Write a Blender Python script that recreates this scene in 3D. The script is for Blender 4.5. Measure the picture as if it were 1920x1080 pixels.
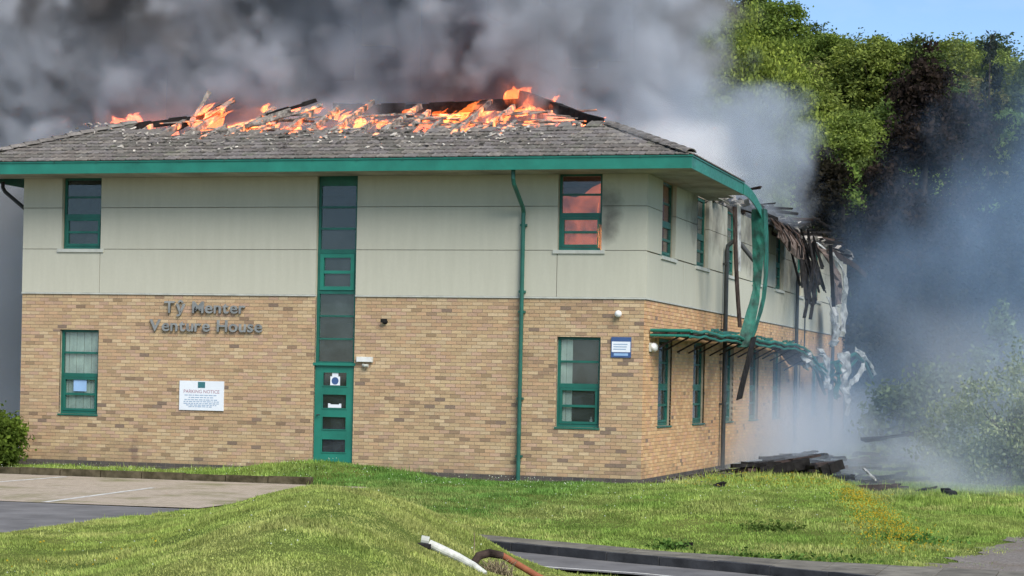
import bpy, bmesh, math, random, os
import numpy as np
from mathutils import Vector, Matrix, Euler

R = math.radians
scene = bpy.context.scene
for o in list(bpy.data.objects):
    bpy.data.objects.remove(o)

# ------------------------------------------------------------------ camera
YAW, ROLL = -0.2878, 0.0208
cam_d = bpy.data.cameras.new('camera')
cam = bpy.data.objects.new('camera', cam_d)
scene.collection.objects.link(cam)
fw = Vector((math.sin(YAW), math.cos(YAW), 0))
rt = Vector((math.cos(YAW), -math.sin(YAW), 0))
up = Vector((0, 0, 1))
c_, s_ = math.cos(ROLL), math.sin(ROLL)
rt2 = rt * c_ + up * s_
up2 = up * c_ - rt * s_
cam.matrix_world = Matrix(((rt2.x, up2.x, -fw.x, 23.892), (rt2.y, up2.y, -fw.y, -41.949),
                           (rt2.z, up2.z, -fw.z, 1.983), (0, 0, 0, 1)))
cam_d.sensor_width = 36
cam_d.lens = 3937.2 / 1920 * 36
cam_d.shift_y = 172.4 / 1920
cam_d.clip_start = 0.1
cam_d.clip_end = 5000
scene.camera = cam

# ------------------------------------------------------------------ world, sun, exposure
SUN_EL, SUN_AZ = 41, 135        # azimuth measured clockwise from +Y (away from the camera)
sun_dir = Vector((math.sin(R(SUN_AZ)) * math.cos(R(SUN_EL)), math.cos(R(SUN_AZ)) * math.cos(R(SUN_EL)), math.sin(R(SUN_EL))))
world = bpy.data.worlds.new('World')
scene.world = world
world.use_nodes = True
wt = world.node_tree
wt.nodes.clear()
w_out = wt.nodes.new('ShaderNodeOutputWorld')
w_bg = wt.nodes.new('ShaderNodeBackground')
w_sky = wt.nodes.new('ShaderNodeTexSky')
w_sky.sky_type = 'NISHITA'
w_sky.sun_disc = False
w_sky.sun_elevation = R(SUN_EL)
w_sky.sun_rotation = R(SUN_AZ)
w_sky.air_density = 1.0
w_sky.dust_density = 0.15
w_sky.altitude = 1200
w_sky.ozone_density = 2.0
w_bg.inputs['Strength'].default_value = 0.105
w_tc = wt.nodes.new('ShaderNodeTexCoord')
w_map = wt.nodes.new('ShaderNodeMapping')
w_map.inputs['Scale'].default_value = (1.0, 1.0, 3.0)
w_no = wt.nodes.new('ShaderNodeTexNoise')
w_no.inputs['Scale'].default_value = 5.0
w_no.inputs['Detail'].default_value = 6
w_rmp = wt.nodes.new('ShaderNodeMapRange')
w_rmp.inputs['From Min'].default_value = 0.45
w_rmp.inputs['From Max'].default_value = 0.75
w_rmp.inputs['To Max'].default_value = 0.5
w_mix = wt.nodes.new('ShaderNodeMix')
w_mix.data_type = 'RGBA'
w_mix.inputs['B'].default_value = (5.0, 5.3, 5.7, 1)
L = wt.links
L.new(w_tc.outputs['Generated'], w_map.inputs['Vector'])
L.new(w_map.outputs['Vector'], w_no.inputs['Vector'])
L.new(w_no.outputs['Fac'], w_rmp.inputs['Value'])
L.new(w_rmp.outputs['Result'], w_mix.inputs['Factor'])
w_hue = wt.nodes.new('ShaderNodeMix')
w_hue.data_type = 'RGBA'
w_hue.blend_type = 'MULTIPLY'
w_hue.inputs['Factor'].default_value = 1.0
w_hue.inputs['B'].default_value = (0.74, 0.80, 0.88, 1)      # a deeper, cleaner blue than the default haze
L.new(w_sky.outputs['Color'], w_hue.inputs['A'])
L.new(w_hue.outputs['Result'], w_mix.inputs['A'])
L.new(w_mix.outputs['Result'], w_bg.inputs['Color'])
L.new(w_bg.outputs['Background'], w_out.inputs['Surface'])

sun_d = bpy.data.lights.new('sun', 'SUN')
sun_d.energy = 2.7
sun_d.angle = R(40)
sun_d.color = (1.0, 0.95, 0.87)
sun = bpy.data.objects.new('sun', sun_d)
scene.collection.objects.link(sun)
sun.location = (40, -40, 60)
sun.rotation_euler = sun_dir.to_track_quat('Z', 'Y').to_euler()

vs = scene.view_settings
vs.view_transform = 'Standard'
vs.look = 'None'
vs.exposure = 0.85
vs.gamma = 1.0
vs.use_curve_mapping = False
cy = scene.cycles
cy.use_denoising = True
cy.volume_bounces = 3
cy.max_bounces = 6
cy.diffuse_bounces = 3
cy.transparent_max_bounces = 16
cy.volume_step_rate = 4.5
cy.volume_max_steps = 128
cy.sample_clamp_indirect = 6.0

# ------------------------------------------------------------------ helpers
rng = np.random.default_rng(7)
random.seed(7)
COL = scene.collection
FAST_SKIP = set(os.environ.get('SKIP', '').split(','))


class MB:
    """collects faces into one mesh; every face may carry a tint colour"""
    def __init__(s):
        s.v, s.f, s.t = [], [], []

    def face(s, pts, tint=None):
        n = len(s.v)
        s.v += [tuple(p) for p in pts]
        s.f.append(tuple(range(n, n + len(pts))))
        s.t.append(tint or (1, 1, 1))

    def poly(s, verts, faces, tint=None):
        n = len(s.v)
        s.v += [tuple(p) for p in verts]
        for f in faces:
            s.f.append(tuple(i + n for i in f))
            s.t.append(tint or (1, 1, 1))

    def box(s, lo, hi, tint=None, skip=()):
        x0, y0, z0 = lo
        x1, y1, z1 = hi
        v = [(x0, y0, z0), (x1, y0, z0), (x1, y1, z0), (x0, y1, z0), (x0, y0, z1), (x1, y0, z1), (x1, y1, z1), (x0, y1, z1)]
        F = {'-z': (0, 3, 2, 1), '+z': (4, 5, 6, 7), '-y': (0, 1, 5, 4), '+x': (1, 2, 6, 5), '+y': (2, 3, 7, 6), '-x': (3, 0, 4, 7)}
        s.poly(v, [F[k] for k in F if k not in skip], tint)

    def obox(s, a, b, w, h, roll=0, tint=None, taper=1.0, jit=0.0):
        """beam from a to b with section w x h"""
        a, b = Vector(a), Vector(b)
        d = (b - a).normalized()
        ref = Vector((0, 0, 1)) if abs(d.z) < 0.95 else Vector((0, 1, 0))
        x = d.cross(ref).normalized()
        y = x.cross(d).normalized()
        if roll:
            q = Matrix.Rotation(roll, 3, d)
            x, y = q @ x, q @ y
        vs_ = []
        for p, k in ((a, 1.0), (b, taper)):
            for i, j in ((-1, -1), (1, -1), (1, 1), (-1, 1)):
                e = Vector((random.uniform(-jit, jit), random.uniform(-jit, jit), random.uniform(-jit, jit))) if jit else Vector()
                vs_.append(p + x * (i * w * k / 2) + y * (j * h * k / 2) + e)
        s.poly(vs_, [(0, 3, 2, 1), (4, 5, 6, 7), (0, 1, 5, 4), (1, 2, 6, 5), (2, 3, 7, 6), (3, 0, 4, 7)], tint)

    def tube(s, pts, r, n=10, tint=None, cap=True):
        pts = [Vector(p) for p in pts]
        rs = r if isinstance(r, (list, tuple)) else [r] * len(pts)
        rings = []
        prev = None
        for i, p in enumerate(pts):
            d = (pts[min(i + 1, len(pts) - 1)] - pts[max(i - 1, 0)]).normalized()
            ref = prev if prev is not None else (Vector((0, 0, 1)) if abs(d.z) < 0.9 else Vector((1, 0, 0)))
            x = d.cross(ref)
            if x.length < 1e-4:
                x = d.cross(Vector((0.3, 1, 0.2)))
            x.normalize()
            y = x.cross(d).normalized()
            prev = y
            rings.append([p + (x * math.cos(2 * math.pi * k / n) + y * math.sin(2 * math.pi * k / n)) * rs[i] for k in range(n)])
        base = len(s.v)
        for rg in rings:
            s.v += [tuple(q) for q in rg]
        for i in range(len(rings) - 1):
            for k in range(n):
                s.f.append((base + i * n + k, base + i * n + (k + 1) % n, base + (i + 1) * n + (k + 1) % n, base + (i + 1) * n + k))
                s.t.append(tint or (1, 1, 1))
        if cap:
            s.f.append(tuple(base + k for k in range(n - 1, -1, -1)))
            s.f.append(tuple(base + (len(rings) - 1) * n + k for k in range(n)))
            s.t += [tint or (1, 1, 1)] * 2

    def sheet(s, grid, th=0.01, tint=None):
        """solid bent sheet from a grid of points (rows of columns)"""
        nr, nc = len(grid), len(grid[0])
        g = [[Vector(p) for p in row] for row in grid]
        off = []
        for i in range(nr):
            row = []
            for j in range(nc):
                du = g[min(i + 1, nr - 1)][j] - g[max(i - 1, 0)][j]
                dv = g[i][min(j + 1, nc - 1)] - g[i][max(j - 1, 0)]
                nn = du.cross(dv)
                row.append(nn.normalized() * th if nn.length > 1e-9 else Vector((0, 0, th)))
            off.append(row)
        b = len(s.v)
        for i in range(nr):
            for j in range(nc):
                s.v.append(tuple(g[i][j]))
        for i in range(nr):
            for j in range(nc):
                s.v.append(tuple(g[i][j] + off[i][j]))
        m = nr * nc
        t = tint or (1, 1, 1)
        fs = []
        for i in range(nr - 1):
            for j in range(nc - 1):
                q = (b + i * nc + j, b + i * nc + j + 1, b + (i + 1) * nc + j + 1, b + (i + 1) * nc + j)
                fs.append(q[::-1])
                fs.append(tuple(k + m for k in q))
        for i in range(nr - 1):
            for j in (0, nc - 1):
                q = (b + i * nc + j, b + (i + 1) * nc + j, b + (i + 1) * nc + j + m, b + i * nc + j + m)
                fs.append(q if j == 0 else q[::-1])
        for j in range(nc - 1):
            for i in (0, nr - 1):
                q = (b + i * nc + j, b + i * nc + j + 1, b + i * nc + j + 1 + m, b + i * nc + j + m)
                fs.append(q if i else q[::-1])
        s.f += fs
        s.t += [t] * len(fs)

    def mesh(s, name, smooth=False):
        me = bpy.data.meshes.new(name)
        me.from_pydata(s.v, [], s.f)
        a = me.attributes.new('tint', 'FLOAT_COLOR', 'FACE')
        a.data.foreach_set('color', np.array([(t[0], t[1], t[2], 1.0) for t in s.t], np.float32).ravel())
        if smooth:
            me.polygons.foreach_set('use_smooth', [True] * len(me.polygons))
        me.update()
        return me


def link(name, me, mat=None, parent=None, label=None, cat=None, group=None, kind=None, loc=None, rot=None):
    if isinstance(me, MB):
        me = me.mesh(name)
    o = bpy.data.objects.new(name, me)
    COL.objects.link(o)
    if mat is not None and me is not None and len(me.materials) == 0:
        me.materials.append(mat)
    if parent is not None:
        o.parent = parent
    if loc is not None:
        o.location = loc
    if rot is not None:
        o.rotation_euler = rot
    for k, v in (('label', label), ('category', cat), ('group', group), ('kind', kind)):
        if v:
            o[k] = v
    return o


def empty(name, loc=(0, 0, 0), label=None, cat=None, group=None, rotz=0, parent=None):
    return link(name, None, None, parent, label, cat, group, None, loc, (0, 0, rotz))


def np_mesh(name, verts, nper, tints=None, smooth=False):
    """mesh of separate polygons: verts (n*nper,3); one tint per polygon"""
    verts = np.asarray(verts, np.float32)
    nf = len(verts) // nper
    me = bpy.data.meshes.new(name)
    me.vertices.add(len(verts))
    me.vertices.foreach_set('co', verts.ravel())
    me.loops.add(nf * nper)
    me.loops.foreach_set('vertex_index', np.arange(nf * nper, dtype=np.int32))
    me.polygons.add(nf)
    me.polygons.foreach_set('loop_start', np.arange(nf, dtype=np.int32) * nper)
    if tints is not None:
        a = me.attributes.new('tint', 'FLOAT_COLOR', 'FACE')
        t = np.ones((nf, 4), np.float32)
        t[:, :3] = tints
        a.data.foreach_set('color', t.ravel())
    me.update()
    me.validate()
    return me


# ------------------------------------------------------------------ materials
def newmat(name):
    m = bpy.data.materials.new(name)
    m.use_nodes = True
    nt = m.node_tree
    nt.nodes.clear()
    out = nt.nodes.new('ShaderNodeOutputMaterial')
    return m, nt, out


def mixc(nt, fac, a, b, blend='MIX'):
    n = nt.nodes.new('ShaderNodeMix')
    n.data_type = 'RGBA'
    n.blend_type = blend
    n.clamp_factor = True
    for key, val in (('Factor', fac), ('A', a), ('B', b)):
        if isinstance(val, (int, float)):
            n.inputs[key].default_value = val
        elif isinstance(val, tuple):
            n.inputs[key].default_value = (*val[:3], 1)
        else:
            nt.links.new(val, n.inputs[key])
    return n.outputs['Result']


def noise(nt, scale, detail=5, rough=0.55, coord='Object', stretch=None, dist=0.0):
    tc = nt.nodes.new('ShaderNodeTexCoord')
    src = tc.outputs[coord]
    if coord == 'World':
        pass
    if stretch:
        mp = nt.nodes.new('ShaderNodeMapping')
        mp.inputs['Scale'].default_value = stretch
        nt.links.new(src, mp.inputs['Vector'])
        src = mp.outputs['Vector']
    n = nt.nodes.new('ShaderNodeTexNoise')
    n.inputs['Scale'].default_value = scale
    n.inputs['Detail'].default_value = detail
    n.inputs['Roughness'].default_value = rough
    n.inputs['Distortion'].default_value = dist
    nt.links.new(src, n.inputs['Vector'])
    return n.outputs['Fac']


def wnoise(nt, scale, detail=5, rough=0.55, stretch=None):
    """noise in world space so that pieces sharing a mesh differ"""
    g = nt.nodes.new('ShaderNodeNewGeometry')
    src = g.outputs['Position']
    if stretch:
        mp = nt.nodes.new('ShaderNodeMapping')
        mp.inputs['Scale'].default_value = stretch
        nt.links.new(src, mp.inputs['Vector'])
        src = mp.outputs['Vector']
    n = nt.nodes.new('ShaderNodeTexNoise')
    n.inputs['Scale'].default_value = scale
    n.inputs['Detail'].default_value = detail
    n.inputs['Roughness'].default_value = rough
    nt.links.new(src, n.inputs['Vector'])
    return n.outputs['Fac']


def ramp(nt, fac, lo, hi, tlo=0.0, thi=1.0):
    n = nt.nodes.new('ShaderNodeMapRange')
    n.inputs['From Min'].default_value = lo
    n.inputs['From Max'].default_value = hi
    n.inputs['To Min'].default_value = tlo
    n.inputs['To Max'].default_value = thi
    nt.links.new(fac, n.inputs['Value'])
    return n.outputs['Result']


def math_n(nt, op, a, b=None):
    n = nt.nodes.new('ShaderNodeMath')
    n.operation = op
    for i, v in enumerate((a, b)):
        if v is None:
            continue
        if isinstance(v, (int, float)):
            n.inputs[i].default_value = v
        else:
            nt.links.new(v, n.inputs[i])
    return n.outputs[0]


def tint_out(nt):
    a = nt.nodes.new('ShaderNodeAttribute')
    a.attribute_name = 'tint'
    return a.outputs['Color']


def bsdf(nt, out, col, rough=0.8, spec=0.3, bump=None, bump_d=0.01, metallic=0.0, emit=None, emit_s=0.0):
    p = nt.nodes.new('ShaderNodeBsdfPrincipled')
    if isinstance(col, tuple):
        p.inputs['Base Color'].default_value = (*col[:3], 1)
    else:
        nt.links.new(col, p.inputs['Base Color'])
    if isinstance(rough, (int, float)):
        p.inputs['Roughness'].default_value = rough
    else:
        nt.links.new(rough, p.inputs['Roughness'])
    p.inputs['Specular IOR Level'].default_value = spec
    p.inputs['Metallic'].default_value = metallic
    if bump is not None:
        b = nt.nodes.new('ShaderNodeBump')
        b.inputs['Distance'].default_value = bump_d
        b.inputs['Strength'].default_value = 0.8
        nt.links.new(bump, b.inputs['Height'])
        nt.links.new(b.outputs['Normal'], p.inputs['Normal'])
    if emit is not None:
        if isinstance(emit, tuple):
            p.inputs['Emission Color'].default_value = (*emit[:3], 1)
        else:
            nt.links.new(emit, p.inputs['Emission Color'])
        if isinstance(emit_s, (int, float)):
            p.inputs['Emission Strength'].default_value = emit_s
        else:
            nt.links.new(emit_s, p.inputs['Emission Strength'])
    nt.links.new(p.outputs['BSDF'], out.inputs['Surface'])
    return p


M = {}


def simple(name, col, rough=0.7, spec=0.3, var=0.25, scale=3.0, dark=None, bump=0.003, metallic=0.0, stretch=None, use_tint=False):
    m, nt, out = newmat(name)
    n1 = wnoise(nt, scale, 6, 0.6, stretch)
    d = dark or tuple(c * (1 - var * 1.6) for c in col)
    l = tuple(min(1, c * (1 + var * 0.6)) for c in col)
    c = mixc(nt, ramp(nt, n1, 0.3, 0.7), d, l)
    if use_tint:
        c = mixc(nt, 1.0, c, tint_out(nt), 'MULTIPLY')
    n2 = wnoise(nt, scale * 9, 4, 0.6, stretch)
    bsdf(nt, out, c, ramp(nt, n2, 0.3, 0.7, max(0.05, rough - 0.12), min(1, rough + 0.12)), spec, n2, bump, metallic)
    M[name] = m
    return m


simple('mortar', (0.42, 0.345, 0.25), 0.95, 0.1, 0.2, 6)
simple('green', (0.016, 0.185, 0.130), 0.42, 0.45, 0.18, 1.6, bump=0.001)
simple('green_burnt', (0.014, 0.150, 0.105), 0.6, 0.35, 0.3, 3.5, dark=(0.012, 0.022, 0.018), bump=0.006)
simple('green_frame_shaded', (0.012, 0.125, 0.090), 0.4, 0.45, 0.2, 2.5, bump=0.001)  # trim green darkened, shade of the window reveals put into the colour
simple('green_pipe', (0.020, 0.120, 0.088), 0.45, 0.4, 0.25, 3, bump=0.001)
simple('soffit', (0.36, 0.35, 0.30), 0.8, 0.2, 0.3, 1.4)
simple('dark_pipe', (0.035, 0.040, 0.040), 0.5, 0.4, 0.3, 4, bump=0.001)
simple('char', (0.022, 0.020, 0.019), 0.9, 0.15, 0.5, 8, bump=0.006)
simple('char_brown', (0.075, 0.052, 0.042), 0.92, 0.12, 0.5, 5, bump=0.006)
simple('white_paint', (0.72, 0.72, 0.69), 0.5, 0.4, 0.1, 4, bump=0.001)
simple('white_board', (0.76, 0.79, 0.82), 0.4, 0.4, 0.04, 2, bump=0.0005)
simple('blue_board', (0.05, 0.10, 0.24), 0.4, 0.4, 0.1, 3, bump=0.0005)
simple('pale_blue', (0.30, 0.47, 0.70), 0.4, 0.4, 0.1, 3, bump=0.0005)
simple('print_blue', (0.32, 0.42, 0.55), 0.6, 0.2, 0.1, 30, bump=0.0)
simple('print_red', (0.42, 0.22, 0.26), 0.6, 0.2, 0.1, 30, bump=0.0)
simple('print_teal', (0.05, 0.17, 0.19), 0.6, 0.2, 0.1, 30, bump=0.0)
simple('letter_grey', (0.26, 0.27, 0.26), 0.45, 0.5, 0.25, 5, bump=0.001)
simple('asphalt', (0.185, 0.178, 0.172), 0.9, 0.25, 0.25, 1.2, bump=0.006)
simple('kerb', (0.060, 0.060, 0.062), 0.9, 0.2, 0.35, 3, bump=0.006)
simple('slab', (0.215, 0.20, 0.165), 0.92, 0.2, 0.3, 2.5, bump=0.005, use_tint=True)
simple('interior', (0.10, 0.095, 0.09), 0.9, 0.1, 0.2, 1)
simple('blind', (0.78, 0.80, 0.75), 0.8, 0.2, 0.1, 2, stretch=(6, 6, 0.6))
simple('sill', (0.50, 0.51, 0.45), 0.7, 0.3, 0.15, 4)
simple('felt', (0.16, 0.12, 0.10), 0.9, 0.15, 0.4, 4, bump=0.004)
simple('pale_sheet', (0.50, 0.51, 0.48), 0.6, 0.3, 0.3, 5, dark=(0.13, 0.12, 0.11), bump=0.004)
simple('rust', (0.30, 0.10, 0.045), 0.75, 0.3, 0.3, 9, dark=(0.16, 0.05, 0.025), bump=0.004)
simple('old_white', (0.66, 0.66, 0.60), 0.6, 0.3, 0.15, 12, dark=(0.36, 0.36, 0.31), bump=0.004)
simple('bark', (0.085, 0.068, 0.052), 0.95, 0.1, 0.4, 6, bump=0.02)
simple('dry_weed', (0.30, 0.24, 0.15), 0.95, 0.1, 0.4, 20, bump=0.002)
simple('moss_kerb', (0.11, 0.09, 0.055), 0.95, 0.1, 0.5, 5, dark=(0.035, 0.03, 0.015), bump=0.01)


def m_brick():
    m, nt, out = newmat('brick')
    t = tint_out(nt)
    n1 = wnoise(nt, 38, 5, 0.65)
    c = mixc(nt, ramp(nt, n1, 0.3, 0.75), mixc(nt, 1.0, t, (0.80, 0.77, 0.74), 'MULTIPLY'), mixc(nt, 1.0, t, (1.12, 1.10, 1.06), 'MULTIPLY'))
    # broad weathering
    n2 = wnoise(nt, 0.55, 4, 0.6)
    c = mixc(nt, ramp(nt, n2, 0.35, 0.75, 0, 0.35), c, mixc(nt, 1.0, c, (0.86, 0.80, 0.80), 'MULTIPLY'))
    g = nt.nodes.new('ShaderNodeNewGeometry')
    sep = nt.nodes.new('ShaderNodeSeparateXYZ')
    nt.links.new(g.outputs['Position'], sep.inputs[0])
    n3 = wnoise(nt, 1.3, 5, 0.7)
    damp = math_n(nt, 'ADD', ramp(nt, sep.outputs[2], 0.55, -0.05), math_n(nt, 'MULTIPLY', math_n(nt, 'SUBTRACT', n3, 0.62), 3.5))
    c = mixc(nt, ramp(nt, damp, 0.0, 1.0, 0, 0.45), c, (0.17, 0.135, 0.10))          # rising damp and splash marks
    d1 = math_n(nt, 'DIVIDE', math_n(nt, 'SUBTRACT', sep.outputs[0], 2.85), 0.12)
    d2 = math_n(nt, 'DIVIDE', math_n(nt, 'SUBTRACT', sep.outputs[2], 0.22), 0.42)
    stn = math_n(nt, 'SUBTRACT', 1.0, math_n(nt, 'ADD', math_n(nt, 'MULTIPLY', d1, d1), math_n(nt, 'MULTIPLY', d2, d2)))
    stn = math_n(nt, 'ADD', stn, math_n(nt, 'MULTIPLY', math_n(nt, 'SUBTRACT', wnoise(nt, 9, 4, 0.6), 0.5), 2.5))
    c = mixc(nt, ramp(nt, stn, 0.1, 0.9, 0, 0.55), c, (0.16, 0.10, 0.085))
    bsdf(nt, out, c, 0.92, 0.12, wnoise(nt, 90, 4, 0.6), 0.004)
    M['brick'] = m


def m_clad():
    """pale render panels with streaks and the soot that the fire left beside the burning windows"""
    m, nt, out = newmat('cladding')
    st = wnoise(nt, 2.2, 5, 0.6, (3.0, 3.0, 0.35))
    fine = wnoise(nt, 22, 4, 0.6)
    c = mixc(nt, ramp(nt, st, 0.3, 0.72), (0.462, 0.450, 0.358), (0.505, 0.495, 0.398))
    c = mixc(nt, ramp(nt, fine, 0.35, 0.7, 0, 0.3), c, (0.43, 0.42, 0.34))
    g = nt.nodes.new('ShaderNodeNewGeometry')
    sep = nt.nodes.new('ShaderNodeSeparateXYZ')
    nt.links.new(g.outputs['Position'], sep.inputs[0])

    def blob(cx, cy_, cz, rx, ry, rz):
        s = None
        for o_, ce, r in ((sep.outputs[0], cx, rx), (sep.outputs[1], cy_, ry), (sep.outputs[2], cz, rz)):
            q = math_n(nt, 'POWER', math_n(nt, 'ABSOLUTE', math_n(nt, 'DIVIDE', math_n(nt, 'SUBTRACT', o_, ce), r)), 2.0)
            s = q if s is None else math_n(nt, 'ADD', s, q)
        return math_n(nt, 'SUBTRACT', 1.0, s)
    sn = wnoise(nt, 1.5, 5, 0.65)
    soot = None
    for b in ((13.48, 0, 5.45, 0.36, 0.5, 0.80), (14.27, 6.6, 5.95, 0.6, 3.6, 0.95), (14.27, 11.0, 5.7, 0.6, 3.2, 1.1),
              (14.27, 18.5, 5.7, 0.6, 4.5, 1.5), (14.27, 27, 6.0, 0.6, 4.0, 1.0)):
        v = blob(*b)
        soot = v if soot is None else math_n(nt, 'MAXIMUM', soot, v)
    soot = math_n(nt, 'ADD', soot, math_n(nt, 'MULTIPLY', math_n(nt, 'SUBTRACT', sn, 0.55), 2.2))
    c = mixc(nt, ramp(nt, soot, 0.0, 1.1, 0, 0.72), c, (0.055, 0.05, 0.047))
    bsdf(nt, out, c, 0.85, 0.2, fine, 0.002)
    M['cladding'] = m


def m_tile():
    m, nt, out = newmat('roof_tile')
    t = tint_out(nt)
    n1 = wnoise(nt, 7, 6, 0.65)
    c = mixc(nt, ramp(nt, n1, 0.3, 0.7), (0.105, 0.095, 0.088), (0.235, 0.215, 0.195))
    c = mixc(nt, 1.0, c, t, 'MULTIPLY')
    n2 = wnoise(nt, 2.6, 5, 0.7)
    c = mixc(nt, ramp(nt, n2, 0.56, 0.7, 0, 0.55), c, (0.16, 0.17, 0.11))   # moss and lichen
    n3 = wnoise(nt, 26, 3, 0.5)
    c = mixc(nt, ramp(nt, n3, 0.66, 0.74, 0, 0.7), c, (0.48, 0.47, 0.43))    # ash flecks
    bsdf(nt, out, c, 0.92, 0.12, wnoise(nt, 60, 4, 0.6), 0.006)
    M['roof_tile'] = m


def m_burnt():
    """burnt timber: black core, pale ash skin, a few glowing embers"""
    m, nt, out = newmat('burnt_timber')
    n1 = wnoise(nt, 5, 6, 0.7)
    n2 = wnoise(nt, 24, 5, 0.65)
    c = mixc(nt, ramp(nt, n1, 0.36, 0.58), (0.05, 0.042, 0.038), (0.42, 0.38, 0.33))
    c = mixc(nt, ramp(nt, n2, 0.4, 0.7, 0, 0.5), c, (0.10, 0.085, 0.075))
    em = wnoise(nt, 3.1, 4, 0.6)
    bsdf(nt, out, c, 0.95, 0.05, n2, 0.02, emit=(1.0, 0.22, 0.05), emit_s=ramp(nt, em, 0.56, 0.66, 0.0, 1.6))
    M['burnt_timber'] = m


def m_glass():
    m, nt, out = newmat('glass')
    fr = nt.nodes.new('ShaderNodeFresnel')
    fr.inputs['IOR'].default_value = 1.52
    gl = nt.nodes.new('ShaderNodeBsdfGlossy')
    gl.inputs['Roughness'].default_value = 0.03
    gl.inputs['Color'].default_value = (0.85, 0.9, 0.95, 1)
    tr = nt.nodes.new('ShaderNodeBsdfTransparent')
    tr.inputs['Color'].default_value = (0.80, 0.86, 0.84, 1)
    mx = nt.nodes.new('ShaderNodeMixShader')
    ge = nt.nodes.new('ShaderNodeNewGeometry')
    nt.links.new(math_n(nt, 'MULTIPLY', math_n(nt, 'ADD', math_n(nt, 'MULTIPLY', fr.outputs[0], 1.3), 0.02), math_n(nt, 'SUBTRACT', 1.0, ge.outputs['Backfacing'])), mx.inputs[0])
    nt.links.new(tr.outputs[0], mx.inputs[1])
    nt.links.new(gl.outputs[0], mx.inputs[2])
    # smoke film and dust
    df = nt.nodes.new('ShaderNodeBsdfDiffuse')
    df.inputs['Color'].default_value = (0.16, 0.19, 0.20, 1)
    mx2 = nt.nodes.new('ShaderNodeMixShader')
    nt.links.new(ramp(nt, wnoise(nt, 3.0, 5, 0.6), 0.3, 0.75, 0.02, 0.20), mx2.inputs[0])
    nt.links.new(mx.outputs[0], mx2.inputs[1])
    nt.links.new(df.outputs[0], mx2.inputs[2])
    nt.links.new(mx2.outputs[0], out.inputs['Surface'])
    M['glass'] = m


def m_flame(name, col, strength):
    m, nt, out = newmat(name)
    e = nt.nodes.new('ShaderNodeEmission')
    e.inputs['Color'].default_value = (*col, 1)
    e.inputs['Strength'].default_value = strength
    nt.links.new(e.outputs[0], out.inputs['Volume'])
    M[name] = m


def m_glow(name, col, strength):
    m, nt, out = newmat(name)
    e = nt.nodes.new('ShaderNodeEmission')
    n = wnoise(nt, 2.2, 3, 0.55)
    c = mixc(nt, ramp(nt, n, 0.36, 0.66), (col[0] * 0.28, col[1] * 0.28, col[2] * 0.35), col)
    nt.links.new(c, e.inputs['Color'])
    e.inputs['Strength'].default_value = strength
    nt.links.new(e.outputs[0], out.inputs['Surface'])
    M[name] = m


def m_leaf(name, trans=0.3, rough=0.6):
    m, nt, out = newmat(name)
    t = tint_out(nt)
    oi = nt.nodes.new('ShaderNodeObjectInfo')
    k = ramp(nt, oi.outputs['Random'], 0, 1, 0.80, 1.2)
    hsv = nt.nodes.new('ShaderNodeHueSaturation')
    nt.links.new(t, hsv.inputs['Color'])
    nt.links.new(k, hsv.inputs['Value'])
    nt.links.new(ramp(nt, oi.outputs['Random'], 0, 1, 0.485, 0.515), hsv.inputs['Hue'])
    d = nt.nodes.new('ShaderNodeBsdfDiffuse')
    tl = nt.nodes.new('ShaderNodeBsdfTranslucent')
    nt.links.new(hsv.outputs[0], d.inputs['Color'])
    nt.links.new(mixc(nt, 1.0, hsv.outputs[0], (1.15, 1.25, 0.7), 'MULTIPLY'), tl.inputs['Color'])
    mx = nt.nodes.new('ShaderNodeMixShader')
    mx.inputs[0].default_value = trans
    nt.links.new(d.outputs[0], mx.inputs[1])
    nt.links.new(tl.outputs[0], mx.inputs[2])
    nt.links.new(mx.outputs[0], out.inputs['Surface'])
    M[name] = m


def m_ground():
    m, nt, out = newmat('turf')
    n1 = wnoise(nt, 0.5, 6, 0.6)
    n2 = wnoise(nt, 6, 5, 0.65)
    c = mixc(nt, ramp(nt, n1, 0.35, 0.65), (0.075, 0.115, 0.022), (0.155, 0.17, 0.042))
    c = mixc(nt, ramp(nt, n2, 0.4, 0.7, 0, 0.6), c, (0.06, 0.08, 0.018))
    bsdf(nt, out, c, 0.95, 0.05, n2, 0.03)
    M['turf'] = m


def m_pavers():
    m, nt, out = newmat('pavers')
    n1 = wnoise(nt, 0.8, 6, 0.65)
    n2 = wnoise(nt, 7, 5, 0.6)
    c = mixc(nt, ramp(nt, n2, 0.3, 0.7), (0.36, 0.295, 0.225), (0.52, 0.435, 0.335))
    c = mixc(nt, ramp(nt, n1, 0.5, 0.68, 0, 0.75), c, (0.17, 0.17, 0.06))
    br = nt.nodes.new('ShaderNodeTexBrick')
    br.inputs['Scale'].default_value = 1.0
    br.inputs['Brick Width'].default_value = 0.2
    br.inputs['Row Height'].default_value = 0.1
    br.inputs['Mortar Size'].default_value = 0.006
    g = nt.nodes.new('ShaderNodeNewGeometry')
    nt.links.new(g.outputs['Position'], br.inputs['Vector'])
    c = mixc(nt, math_n(nt, 'MULTIPLY', br.outputs['Fac'], 0.6), c, (0.08, 0.075, 0.05))
    bsdf(nt, out, c, 0.92, 0.15, n2, 0.004)
    M['pavers'] = m


def m_gravel():
    m, nt, out = newmat('gravel')
    n1 = wnoise(nt, 1.2, 6, 0.7)
    n2 = wnoise(nt, 22, 5, 0.7)
    c = mixc(nt, ramp(nt, n2, 0.3, 0.7), (0.13, 0.115, 0.10), (0.30, 0.27, 0.24))
    c = mixc(nt, ramp(nt, n1, 0.5, 0.7, 0, 0.6), c, (0.17, 0.13, 0.09))
    bsdf(nt, out, c, 0.95, 0.1, n2, 0.03)
    M['gravel'] = m


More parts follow.
